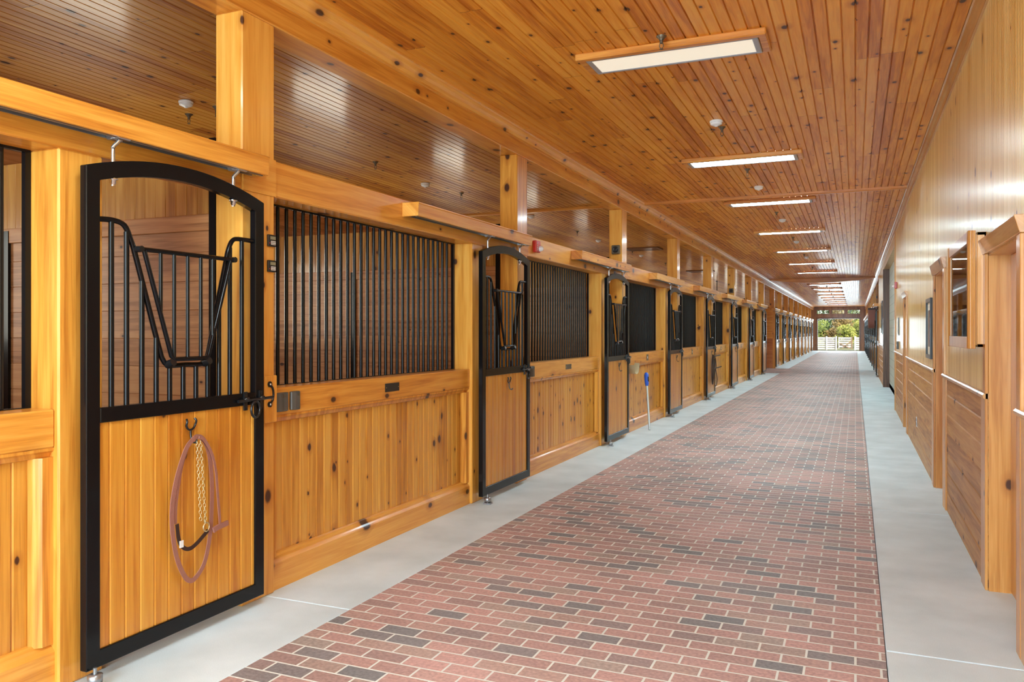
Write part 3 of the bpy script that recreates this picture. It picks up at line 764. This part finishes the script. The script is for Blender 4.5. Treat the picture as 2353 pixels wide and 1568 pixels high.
MB().box(-.03, 0, -.09, .09, -.07, .07).build('switch_box', 'grey', t, bevel=.003); MB().box(-.036, -.03, -.02, .02, -.02, .02).build('toggle', 'white', t)
t = thing('notice_frame', 'small dark framed notice above the grey switch box', 'notice', (R, 16.0, 1.62))
MB().box(-.015, 0, -.11, .11, -.16, .16).build('notice_board', 'iron', t); MB().box(-.017, -.015, -.09, .09, -.14, .14).build('notice_sheet', 'paper', t)

def alarm(x, y, z, sgn, lab):
    t = thing('fire_alarm_strobe', lab, 'fire alarm', (x, y, z), 'red fire alarms')
    MB().box(0, sgn*.045, -.07, .05, -.062, .062).build('alarm_body', 'red', t, bevel=.008, seg=2)
    q = MB(); a, b_ = sgn*.045, sgn*.0475
    def st(yy0, yy1, z0, z1): q.box(a, b_, yy0, yy1, z0, z1)
    c0, w, h = -.052, .017, .017
    zs = [.022, .0, -.022, -.044]     # F I R E stacked down the body
    for ch, z0 in zip('FIRE', zs):
        y0 = c0
        if ch == 'F': st(y0, y0+.004, z0, z0+h); st(y0, y0+w, z0+h-.004, z0+h); st(y0, y0+w*.7, z0+h*.45, z0+h*.45+.004)
        if ch == 'I': st(y0+w/2-.002, y0+w/2+.002, z0, z0+h)
        if ch == 'R': st(y0, y0+.004, z0, z0+h); st(y0, y0+w, z0+h-.004, z0+h); st(y0, y0+w, z0+h*.42, z0+h*.42+.004); st(y0+w-.004, y0+w, z0+h*.42, z0+h); st(y0+w*.6, y0+w*.85, z0, z0+h*.42)
        if ch == 'E': st(y0, y0+.004, z0, z0+h); st(y0, y0+w, z0+h-.004, z0+h); st(y0, y0+w*.8, z0+h*.42, z0+h*.42+.004); st(y0, y0+w, z0, z0+.004)
    q.build('fire_lettering', 'white', t)
    MB().lathe([(.03,0),(.03,sgn*.012),(.022,sgn*.035),(.008,sgn*.042)], (sgn*.045, .022, -.02), 'x', 16).build('strobe_lens', 'clear', t)
    return t
alarm(D, 7.845, 2.425, 1, 'red fire alarm with clear strobe on the header beam, left side')
alarm(R, 16.62, 2.40, -1, 'red fire alarm on the right wall above the third doorway')

# leather shield hung on the right, far along
t = thing('hanging_leather_basket', 'brown shield-shaped leather basket hung high on the far right wall', 'basket', (R, 31.2, 1.93))
pr = []
for i in range(13):
    a = PI*i/12; pr.append((-.25*math.cos(a)*(1), -.0-.0+(-.30*math.sin(a))+.12))
MB().prism([(-.28,.42),(.28,.42)]+[( .27*math.cos(PI*i/12), .02-.30*math.sin(PI*i/12)) for i in range(13)], 'x', -.30, -.02).build('basket_body', 'leather', t, bevel=.03, seg=2)
MB().box(-.31, 0, -.29, .29, .38, .44).build('basket_rim', 'darkleather', t)
MB().lathe([(.03,0),(.03,-.01),(.01,-.016)], (-.30, 0, .03), 'x', 12).build('brass_boss', 'brass', t)

# right-hand far stalls (mirror of the left ones)
def make_right_front():
    t = thing('stall_front', '', 'stall front', (R, 0, 0), 'stall fronts on the far right')
    L = 2.42
    MB().box(.02, .15, 0, L, 1.03, 1.193).build('sill_board', 'beam', t)
    MB().boards('y', 0, L, 'z', .14, 1.03, .06, .03, .0818, .007, .005).build('board_panel', 'panel', t)
    MB().box(.02, .1, 0, L, 0, .19).build('baseboard', 'beam', t)
    g = MB().box(.12, .16, 0, .03, 1.193, 2.312).box(.12, .16, L-.03, L, 1.193, 2.312).build('grille', 'black', t)
    a = MB()
    for i in range(1, 29): a.tube([(.14, .0818*i, 1.193), (.14, .0818*i, 2.31)], .0120, 5)
    a.build('bar_set', 'black', g)['kind'] = 'stuff'
    return t
right_front = make_right_front(); tree_of(right_front)
rd = make_door(False); tree_of(rd)
rt = make_track(); tree_of(rt)
NR = 10
for k in range(NR):
    y = 29.55+3.9*k
    lab = f'{ORD[k]} stall door along the far right side, seen edge-on'
    for src, loc, rz, lb, gp in ((rd, (R-.067, y+1.12, 0), PI, lab, 'stall doors on the far right'),
                          (rt, (R, y+1.12, 0), PI, f'{ORD[k]} track cover on the far right side', 'track covers on the far right'),
                          (right_front, (R, y+1.22, 0), 0, f'{ORD[k]} stall front on the far right side', 'stall fronts on the far right')):
        o = src if k == 0 else copy_tree(src, loc, lb, gp)
        o.location = loc; o.rotation_euler.z = rz; o['label'] = lb; o['group'] = gp
    p = pm.copy(); C.objects.link(p); p.location = (R, y-.26, 0); p['label'] = f'{ORD[k]} full-height post on the far right side'; p['group'] = 'posts on the far right'
KIDS.clear()
for k in range(NR): header(29.57+3.9*k, 29.28+3.9*(k+1) if k < NR-1 else YEND, f'header beam over the {ORD[k]} stall on the far right side', 'far header beams on the right', R)
o = MB().box(0, .2, 0, YEND-29.4, 0, ZC-3.312).build('upper_beam', 'beam', loc=(R, 29.4, 3.312)); tag(o, 'long upper beam on top of the far right posts', 'beam')
struct(MB().box(4.4, 4.5, 29.4, YEND, 0, ZC).build('wall_right', 'wallr'))
struct(MB().box(R+WT, 4.5, 29.3, 29.4, 0, ZC).build('wall_right', 'wallr'))
struct(MB().boards('x', .95, 4.45, 'y', 29.4, YEND, ZC, .03, W2, .012, .012).build('ceiling', 'ceil'))
struct(MB().box(.95, 4.5, 29.4, YEND, -.1, 0).build('floor', 'rubber'))
struct(MB().box(1.3, 4.9, 29.2, YEND+.6, ZC+.03, ZC+.2).build('sun_block_roof', 'sun_block_roof'))  # same added sun-blocking slab, over the far right stalls

# ------------------------------------------------------------------ end wall with doorway and transom windows
mb = MB()
ox0, ox1, oz = -2.80, .28, 2.57
wins = [(-2.88, -1.93), (-1.74, -.79), (-.60, .35)]
wz0, wz1 = 2.95, 3.30
mb.box(-7.2, ox0, YEND, YEND+.2, 0, oz).box(ox1, 4.6, YEND, YEND+.2, 0, oz).box(-7.2, 4.6, YEND, YEND+.2, oz, wz0).box(-7.2, 4.6, YEND, YEND+.2, wz1, ZC)
cur = -7.2
for a, b_ in wins: mb.box(cur, a, YEND, YEND+.2, wz0, wz1); cur = b_
mb.box(cur, 4.6, YEND, YEND+.2, wz0, wz1)
struct(mb.build('wall_end', 'endwall'))
for i, (a, b_) in enumerate(wins):
    f = MB()
    f.box(a, b_, YEND+.05, YEND+.1, wz0, wz0+.03).box(a, b_, YEND+.05, YEND+.1, wz1-.03, wz1).box(a, a+.03, YEND+.05, YEND+.1, wz0, wz1).box(b_-.03, b_, YEND+.05, YEND+.1, wz0, wz1)
    for j in (1, 2, 3): x = a+(b_-a)*j/4; f.box(x-.012, x+.012, YEND+.05, YEND+.1, wz0, wz1)
    w = struct(f.build(f'window_{i+1}', 'darkwood'))
    MB().box(a+.03, b_-.03, YEND+.07, YEND+.076, wz0+.03, wz1-.03).build('window_pane', 'glass', w)
struct(MB().box(ox0-.12, ox0, YEND-.03, YEND, 0, oz+.12).box(ox1, ox1+.12, YEND-.03, YEND, 0, oz+.12).box(ox0, ox1, YEND-.03, YEND, oz, oz+.12).build('trim_8', 'darkwood'))
# near end: gable wall with the wide open doorway behind the camera, and the unseen side piece
struct(MB().box(-7.2, -3.1, Y0-.2, Y0, 0, ZC).box(.72, 1.2, Y0-.2, Y0, 0, ZC).box(-3.1, .72, Y0-.2, Y0, 3.4, ZC).build('wall_near', 'endwall'))
struct(MB().box(D-.15, D, Y0, post_y(-1), 0, 2.52).build('wall_near', 'oaky'))

# ------------------------------------------------------------------ ceiling lights
def make_light(mat):
    t = thing('ceiling_light', '', 'ceiling light', (0,0,ZC), 'fluorescent fixtures along the aisle ceiling')
    x0, x1, y0, y1 = -.61, .61, -.165, .165
    w = MB()
    o_, i_ = .06, .0
    w.box(x0-o_, x1+o_, y0-o_, y0, -.05, 0).box(x0-o_, x1+o_, y1, y1+o_*.7, -.03, 0).box(x0-o_, x0, y0, y1, -.04, 0).box(x1, x1+o_, y0, y1, -.04, 0)
    w.build('wood_surround', 'crossbeam', t, bevel=.008)
    MB().box(x0, x1, y0, y0+.03, -.045, 0).box(x0, x1, y1-.03, y1, -.045, 0).box(x0, x0+.04, y0+.03, y1-.03, -.045, 0).box(x1-.04, x1, y0+.03, y1-.03, -.045, 0).build('metal_frame', 'fixture', t, bevel=.004)
    MB().box(x0+.04, x1-.04, y0+.03, y1-.03, -.040, -.02).build('diffuser', mat, t)
    return t
LX = -1.217
l1 = make_light('diff_cream'); l1.location = (LX, 5.76, ZC); l1['label'] = 'nearest ceiling light, cream diffuser in a grey frame with timber surround'
l2 = make_light('diff'); tree_of(l2)
LY = [9.62, 12.92, 16.9, 20.95, 24.85, 28.7]+[36.2+3.7*k for k in range(9)]+[1.8]
for i, y in enumerate(LY):
    o = l2 if i == 0 else copy_tree(l2, (LX, y, ZC))
    o.location = (LX, y, ZC)
    if i < 6: o['label'] = ['second ceiling light from the camera, bluish white', 'third ceiling light, close behind the cross trim', 'fourth ceiling light, first one well past the cross trim', 'fifth ceiling light along the aisle', 'sixth ceiling light along the aisle', 'seventh ceiling light, last before the bowed beam'][i]
    elif i < 15: o['label'] = f'{ORD[i-6]} ceiling light beyond the bowed beam'; o['group'] = 'ceiling lights beyond the bowed beam'
    else: o['label'] = 'ceiling light above and behind the camera'
KIDS.clear()

# ------------------------------------------------------------------ smoke detectors and sprinklers
def make_smoke():
    t = thing('smoke_detector', '', 'smoke detector', (0,0,ZC), 'white smoke detectors')
    MB().lathe([(.055,0),(.062,-.004),(.062,-.018),(.058,-.02)], (0,0,0), 'z', 24).build('detector_base', 'white', t)
    MB().lathe([(.052,-.018),(.058,-.024),(.056,-.038),(.036,-.048),(.018,-.052),(.016,-.058),(.002,-.06)], (0,0,0), 'z', 24).build('detector_head', 'white', t)
    return t
sm = make_smoke(); tree_of(sm)
SM = [(-1.23,7.82,'on the aisle ceiling between first and second lights'), (-1.24,11.58,'on the aisle ceiling just before the cross trim'), (-1.21,15.14,'on the aisle ceiling between third and fourth lights'),
 (-1.21,18.9,'on the aisle ceiling between fourth and fifth lights'), (-1.21,22.9,'on the aisle ceiling between fifth and sixth lights'),
 (-5.42,5.31,'on the stall ceiling above the nearest black door'), (-5.40,9.53,'on the stall ceiling seen between first and second full-height posts'), (-5.2,12.9,'on the stall ceiling just right of the second full-height post'), (-5.21,16.9,'on the stall ceiling between second and third full-height posts'), (-5.2,20.7,'on the stall ceiling between third and fourth full-height posts')]
for i, (x, y, w) in enumerate(SM):
    o = sm if i == 0 else copy_tree(sm, (x, y, ZC)); o.location = (x, y, ZC); o['label'] = 'white round smoke detector '+w
KIDS.clear()
def make_spr():
    t = thing('sprinkler_head', '', 'sprinkler', (0,0,ZC), 'sprinkler heads')
    MB().lathe([(.036,0),(.036,-.004),(.018,-.02),(.016,-.028)], (0,0,0), 'z', 16).build('escutcheon', 'bronze', t)
    MB().lathe([(.012,-.028),(.012,-.05)], (0,0,0), 'z', 12).tube([(.01,0,-.05),(.014,0,-.07),(.003,0,-.088)], .003, 6).tube([(-.01,0,-.05),(-.014,0,-.07),(-.003,0,-.088)], .003, 6).lathe([(.014,-.088),(.014,-.091)], (0,0,0), 'z', 12).build('nozzle', 'bronze', t)
    return t
sp_ = make_spr(); tree_of(sp_)
SP = [(-1.226,5.44,'beside the nearest ceiling light'), (-1.217,8.09,'right beside the first smoke detector of the aisle'), (-1.237,10.3,'on the aisle ceiling past the second light'), (-1.23,14.2,'on the aisle ceiling past the third light'), (-1.23,18.1,'on the aisle ceiling past the fourth light'), (-1.23,22.2,'on the aisle ceiling past the fifth light'), (-1.23,26.6,'on the aisle ceiling past the sixth light'),
 (-5.3,5.55,'on the stall ceiling against the first full-height post'), (-5.72,5.64,'on the stall ceiling below the leftmost smoke detector'), (-5.27,8.1,'on the stall ceiling left of the second smoke detector there'), (-5.29,10.4,'on the stall ceiling right of the second smoke detector there'), (-5.15,15.27,'on the stall ceiling just right of the second post'), (-5.15,19.6,'on the stall ceiling beside the ceiling vent'), (-5.15,23.4,'on the stall ceiling between fourth and fifth posts')]
for i, (x, y, w) in enumerate(SP):
    o = sp_ if i == 0 else copy_tree(sp_, (x, y, ZC)); o.location = (x, y, ZC); o['label'] = 'small bronze sprinkler head '+w
for k in range(8):
    o = copy_tree(sp_, (LX+.05, 38.0+3.7*k, ZC), 'tiny dark sprinkler head between the lights beyond the bowed beam', 'sprinklers beyond the bowed beam')
KIDS.clear()
for (x, y), w in (((-4.75, 19.1), 'between the third and fourth full-height posts'), ((-4.75, 26.9), 'between the fifth and sixth full-height posts')):
    t = thing('ceiling_vent', 'brown slatted vent on the stall ceiling, seen '+w, 'vent', (x, y, ZC), 'vents on the stall ceiling')
    a = MB().box(-.42, .42, -.32, -.26, -.03, 0).box(-.42, .42, .26, .32, -.03, 0).box(-.42, -.36, -.26, .26, -.03, 0).box(.36, .42, -.26, .26, -.03, 0); a.build('vent_frame', 'darkwood', t)
    a = MB()
    for j in range(7): a.box(-.36, .36, -.24+j*.075, -.20+j*.075, -.022, -.004)
    a.build('louvre', 'darkwood', t)

o = MB().tube([(0,0,0),(0,0,-.42)], .016, 8).box(-.02, .02, -.12, .12, -.03, 0).build('hanging_rod', 'iron', loc=(-5.1, 32.6, ZC))
tag(o, 'thin dark rod hanging from the ceiling, seen between the fifth and sixth full-height posts', 'rod')
# ------------------------------------------------------------------ small things on the left wall
def thermo(z, lab):
    t = thing('thermometer', lab, 'thermometer', (D, post_y(0)+.235, z), 'digital thermometers on the first post')
    MB().box(0, .014, -.034, .034, -.034, .034).build('case', 'blackplate', t, bevel=.003)
    MB().box(.014, .0155, -.018, .026, .006, .024).build('display', 'lcd', t)
    MB().box(.014, .0155, -.012, .026, -.024, -.002).build('sticker', 'white', t)
    q = MB()
    for a in range(4): q.box(.0155, .0162, -.009+.009*a, -.004+.009*a, -.012, -.006)
    q.box(.0155, .0162, -.010, .024, -.020, -.017); q.build('sticker_print', 'blackplate', t)
    MB().lathe([(.0035,0),(.0035,.002)], (.014, -.024, -.016), 'x', 8).build('button', 'red', t)
thermo(2.053, 'upper of two small black digital thermometers right of the nearest door')
thermo(1.905, 'lower of two small black digital thermometers right of the nearest door')
def swbox(k, y0, y1, lab, gangs):
    t = thing('weatherproof_switch_cover', lab, 'electrical cover', (FX, post_y(k)+.272+(y0+y1)/2, 1.108), 'grey electrical covers on the sills')
    w = (y1-y0)/2
    MB().prism([(0,-w),(.018,-w),(.030,-w*.3),(.032,w*.6),(.024,w),(0,w)], 'z', -.056, .056).build('cover', 'grey', t, bevel=.004)
    q = MB()
    if gangs == 2: q.box(.0318, .0328, -.002, .002, -.05, .05)
    q.box(.031, .034, w*.45, w*.55, .028, .045).box(.031, .034, w*.1, w*.2, .028, .045).box(.030, .033, w*.3, w*.7, -.042, -.038)
    q.build('cover_detail', 'bronze', t)
swbox(0, .004, .122, 'wide double switch cover on the sill right of the nearest door', 2)
swbox(0, .156, .232, 'narrow outlet cover beside the wide double one on the sill', 1)
swbox(1, .10, .20, 'outlet cover on the sill right of the second black door', 1)
swbox(2, .10, .20, 'outlet cover on the sill right of the third black door', 1)
def speaker(x, y, z, lab, s_=1.):
    t = thing('speaker_box', lab, 'speaker', (x, y, z), 'speaker boxes on the posts', rz=-PI/2)
    MB().box(0, .05, -.085*s_, .085*s_, -.09*s_, .09*s_).build('speaker_case', 'bronze', t, bevel=.008)
    MB().lathe([(.062*s_,0),(.066*s_,.008),(.052*s_,.012),(.045*s_,.004),(.015*s_,.008),(.005,.014)], (.05,0,0), 'x', 20).build('speaker_cone', 'blackplate', t)
speaker(-3.20, post_y(2), 2.72, 'square grey speaker with round grille high on the third full-height post', .72)
speaker(-3.20, post_y(5), 2.68, 'small square speaker high on the sixth full-height post', .72)
# sage plastic bracket on stall front 2
t = thing('plastic_bracket', 'sage-coloured curved plastic saddle bracket beside the third black door', 'bracket', (FX-.053, 11.93, .93))
pts = [(.0,-.17,.10),(.02,-.15,.03),(.05,-.10,-.02),(.06,0,-.035),(.05,.08,-.015),(.03,.13,.06),(.02,.15,.12)]
q = MB(); sp2 = smooth_path([(0, y, z) for x, y, z in pts], 4); vs = []; fs = []
for i, p in enumerate(sp2): vs += [(.004, p.y, p.z), (.13, p.y, p.z-.01), (.13, p.y+.004, p.z-.016), (.004, p.y+.004, p.z-.006)]
for i in range(len(sp2)-1):
    for k in range(4): fs.append((4*i+k, 4*i+(k+1) % 4, 4*i+4+(k+1) % 4, 4*i+4+k))
fs += [(0,1,2,3), tuple(4*(len(sp2)-1)+k for k in (3,2,1,0))]
q.add(vs, fs); q.build('saddle_strap', 'sage', t)
MB().box(0, .008, -.14, .12, -.04, .02).build('back_plate', 'sage', t)
# pole with blue head leaning on the third front
a, b_ = Vector((-2.925, 12.16, .0)), Vector((-3.09, 12.60, .95)); dr = (b_-a).normalized()
t = thing('leaning_tool_handle', 'pale metal pole with a blue head leaning on the third stall front', 'tool handle', tuple(a))
MB().tube([Vector((0,0,.008)), dr*.80], .016, 12).build('pole', 'alu', t)
MB().tube([dr*.74, dr*.78, dr*.86, dr*.93, dr*.965], [.022,.032,.036,.038,.026], 10).build('tool_head', 'blue', t)
MB().tube([dr*.82+Vector((.03,-.015,0)), dr*.90+Vector((.03,-.015,0))], .012, 8).build('tool_socket', 'iron', t)

# ------------------------------------------------------------------ leather lead strap with chain on the first door
ox, oy = -3.03+.026, door_y(0)
t = thing('lead_strap', 'rose-brown leather lead strap with brass chain hanging on the nearest door', 'lead strap', (ox, oy, 0))
def sp3(pts, dx=0., n=6): return smooth_path([(dx, y, z) for y, z in pts], n)
MB().ribbon(sp3([(.582,1.002),(.555,.985),(.525,.955),(.492,.890),(.465,.82),(.444,.74),(.434,.655),(.440,.56),(.456,.47),(.475,.41),(.503,.352),(.53,.315),(.562,.30),(.60,.318),(.64,.362),(.668,.44),(.686,.54),(.693,.68),(.690,.80),(.675,.90),(.650,.965),(.622,.996),(.595,1.004),(.582,1.002)], .006), .024, .004).build('long_strap', 'leather', t)
MB().ribbon(sp3([(.596,1.0),(.62,.992),(.655,.955),(.69,.89),(.712,.80),(.722,.70),(.733,.60),(.738,.54)], .016), .014, .004).build('strap_tail', 'leather', t)
MB().ribbon(sp3([(.69,.518),(.715,.526),(.745,.530),(.775,.533),(.792,.535)], .018), .026, .010).build('hand_stop', 'leather', t)
MB().ribbon(sp3([(.545,.975),(.505,.89),(.478,.78),(.462,.68),(.460,.60)], .001), .02, .004).build('inner_strap', 'leather', t)
MB().ribbon(sp3([(.461,.60),(.470,.53),(.487,.492),(.515,.468),(.548,.463),(.585,.477),(.62,.498),(.66,.525)], .012), .019, .005).build('chain_end_strap', 'darkleather', t)
MB().box(.014, .018, .474, .496, .482, .515).build('strap_tag', 'white', t)
ch = MB()
def chain(p0, p1, n):
    p0, p1 = Vector(p0), Vector(p1); d = (p1-p0)/n; u = d.normalized()
    for i in range(n):
        c = p0+d*(i+.5); ang = (.6 if i % 2 else -.6); s1 = Vector((math.sin(ang), math.cos(ang), 0))
        ch.tube([c+u*.0105*math.cos(2*PI*j/10)+s1*.0062*math.sin(2*PI*j/10) for j in range(10)], .0016, 5, True)
chain((.012,.588,.985), (.012,.612,.585), 24); chain((.016,.606,.985), (.016,.640,.565), 25)
ch.build('brass_chain', 'brass', t)
MB().tube([(.014, .647+.020*math.sin(2*PI*j/14), .545+.022*math.cos(2*PI*j/14)) for j in range(14)], .0035, 6, True).tube([(.014,.635,.585),(.014,.64,.565)], .006, 8).build('snap_ring', 'brass', t)

# dark bridle on the fifth door
t = thing('bridle', 'dark leather bridle and reins hanging on the fifth black door', 'bridle', (-3.03+.03, door_y(4), 0))
MB().ribbon(sp3([(.583,.985),(.50,.93),(.44,.80),(.43,.60),(.47,.42),(.54,.34),(.60,.40),(.62,.58),(.62,.80),(.60,.95),(.583,.985)], .0, 4), .05, .02).build('head_strap', 'darkleather', t)
MB().ribbon(sp3([(.583,.98),(.52,.86),(.50,.66),(.52,.50),(.56,.46),(.585,.52),(.59,.7),(.60,.9)], .02, 4), .04, .01).build('cheek_strap', 'darkleather', t)
MB().tube([(.01,.60,.96),(.06,.80,.975),(.1,.95,.985)], .014, 8).tube([(.01,.62,.68),(.08,.85,.70),(.12,1.0,.715)], .014, 8).build('noseband', 'darkleather', t)
MB().tube(sp3([(.60,.95),(.70,.86),(.76,.72),(.70,.66),(.76,.60),(.85,.52),(.90,.42),(.86,.33),(.76,.28),(.66,.28)], .04, 5), .011, 6).build('rein', 'darkleather', t)

# ------------------------------------------------------------------ outside: ground, fence with gate, trees
struct(MB().box(-60, 60, YEND+.3, 170, -.12, -.02).build('ground', 'ground'))
struct(MB().box(-60, 60, -40, Y0-1, -.12, -.02).build('ground', 'conc'))
FY = 73.0
def fence(x0, x1, posts, lab):
    t = thing('board_fence', lab, 'fence', (0, FY, 0), 'white board fence beyond the doorway')
    for i, z in enumerate([.10,.28,.46,.64,.82,1.0]):
        MB().box(x0, x1, 0, .03, z-.065, z+.065).build('fence_board', 'fencewhite', t)
    for x in posts: MB().box(x-.06, x+.06, -.1, 0, -.03, 1.16).build('fence_post', 'fencewhite', t)
gx0, gx1 = -1.33, -.22
fence(-9, gx0-.12, [-8.5, -5.8, -2.25, gx0-.1-.06], 'white board fence left of the gate, outside the far doorway')
fence(gx1+.12, 8, [gx1+.2, 3, 6], 'white board fence right of the gate, outside the far doorway')
t = thing('field_gate', 'white board gate with a diagonal brace outside the far doorway', 'gate', (0, FY, 0))
for z in (.28, .46, .64, .82, 1.0): MB().box(gx0, gx1, 0, .03, z-.06, z+.06).build('gate_board', 'fencewhite', t)
MB().box(gx0, gx0+.08, -.03, 0, .12, 1.1).build('gate_stile', 'fencewhite', t); MB().box(gx1-.1, gx1, -.03, 0, .05, 1.12).build('gate_stile', 'fencebrown', t)
for a, b_ in (((gx0+.3,.12),(gx1-.05,.8)), ((gx0+.1,.55),(gx1-.2,.14))):
    MB().ribbon([(a[0],-.045,a[1]), (b_[0],-.045,b_[1])], .07, .02, (0,1,0)).build('gate_brace', 'fencebrown', t)
lm = [mat_leaf('olive_leaves', (.10,.15,.02), (.30,.33,.06)), mat_leaf('dark_green_leaves', (.03,.075,.015), (.12,.19,.04)), mat_leaf('yellow_green_leaves', (.22,.25,.03), (.48,.46,.10)), mat_leaf('rusty_leaves', (.22,.14,.04), (.42,.30,.10))]
def tree(x, y, h, r, li, lab, seed, trunk='bark', low=.2, nleaf=2600, lsz=.22):
    rr = random.Random(seed)
    t = thing('tree' if h > 3 else 'shrub', lab, 'tree' if h > 3 else 'shrub', (x, y, 0), 'trees and shrubs beyond the fence')
    tb = MB(); tb.tube([(0,0,-.1),(.1,0,h*.3),(-.05,.1,h*.6),(.1,0,h*.85)], [h*.03,h*.022,h*.014,h*.005], 7)
    for j in range(7):
        a = rr.uniform(0, 2*PI); z = h*rr.uniform(.2,.6); tb.tube([(0,0,z),(math.cos(a)*r*.45,math.sin(a)*r*.45,z+h*.15),(math.cos(a)*r*.8,math.sin(a)*r*.8,z+h*.3)], [h*.012,h*.008,h*.003], 5)
    tb.build('trunk', trunk, t)
    lf = MB(); vs = []; fs = []
    blobs = []
    for j in range(16):
        a = rr.uniform(0, 2*PI); q = rr.uniform(0, .75)*r; z = h*rr.uniform(low+.08, .92)
        blobs.append((math.cos(a)*q, math.sin(a)*q, z, rr.uniform(.28,.5)*r*(1.1-.4*z/h)))
    for j in range(nleaf):
        b_ = rr.choice(blobs); u = Vector((rr.gauss(0,1), rr.gauss(0,1), rr.gauss(0,1))).normalized()*b_[3]*rr.uniform(.7,1.08)
        p = Vector(b_[:3])+u
        if p.z < .05: continue
        n1 = Vector((rr.gauss(0,1), rr.gauss(0,1), rr.gauss(0,1))).normalized(); n2 = n1.orthogonal().normalized(); n1 = n1*lsz*rr.uniform(.5,1); n2 = n2*lsz*rr.uniform(.35,.7)
        k = len(vs); vs += [p-n1, p+n2*.8, p+n1, p-n2*.8]; fs.append((k,k+1,k+2,k+3))
    lf.add(vs, fs); lf.build('foliage', lm[li], t)
i = 0
spec = [(-13,92,9,3.6,1,'bark'),(-8,88,9.5,3.6,1,'bark'),(-4.6,90,8.5,3.0,0,'bark'),(-1.3,93,9.5,3.0,3,'palebark'),(1.6,90,8.6,3.0,1,'bark'),(5,93,9,3.4,0,'bark'),(-6,97,11,4.2,0,'bark'),(0,99,11,4.4,0,'bark'),(9,92,9,3.6,1,'bark'),
        (-2.9,98,10.5,4,1,'bark')]
names = ['dark green tree far left, mostly hidden by the doorway edge','dark green tree at the left side of the doorway view','olive tree left of centre in the doorway view','rusty tree with a pale bare trunk at the centre of the doorway view','dark green tree right of the pale trunk','olive tree at the right edge of the doorway view','tall olive tree behind the left trees','tall olive tree behind the right trees','dark green tree beyond the right edge of the doorway','tall dark tree behind the pale trunk']
for s_, nm in zip(spec, names): i += 1; tree(s_[0], s_[1], s_[2]*.47, s_[3]*.62, s_[4], nm, i*11, s_[5], lsz=.15)
for x, y, h, r, li, nm in [(-3.6,82,2.4,1.5,0,'olive shrub behind the fence at left'),(-2.0,83,2.0,1.3,3,'rusty shrub left of the gate'),(-.7,82,2.1,1.3,2,'yellow-green shrub behind the gate'),(.7,83,2.6,1.6,2,'yellow-green shrub right of the gate'),(2.2,82,2.3,1.4,0,'olive shrub behind the fence at right'),(-5.4,83,2.6,1.6,2,'yellow-green shrub behind the fence, far left')]:
    i += 1; tree(x, y, h, r, li, nm, i*7, low=.0, nleaf=1800, lsz=.14)
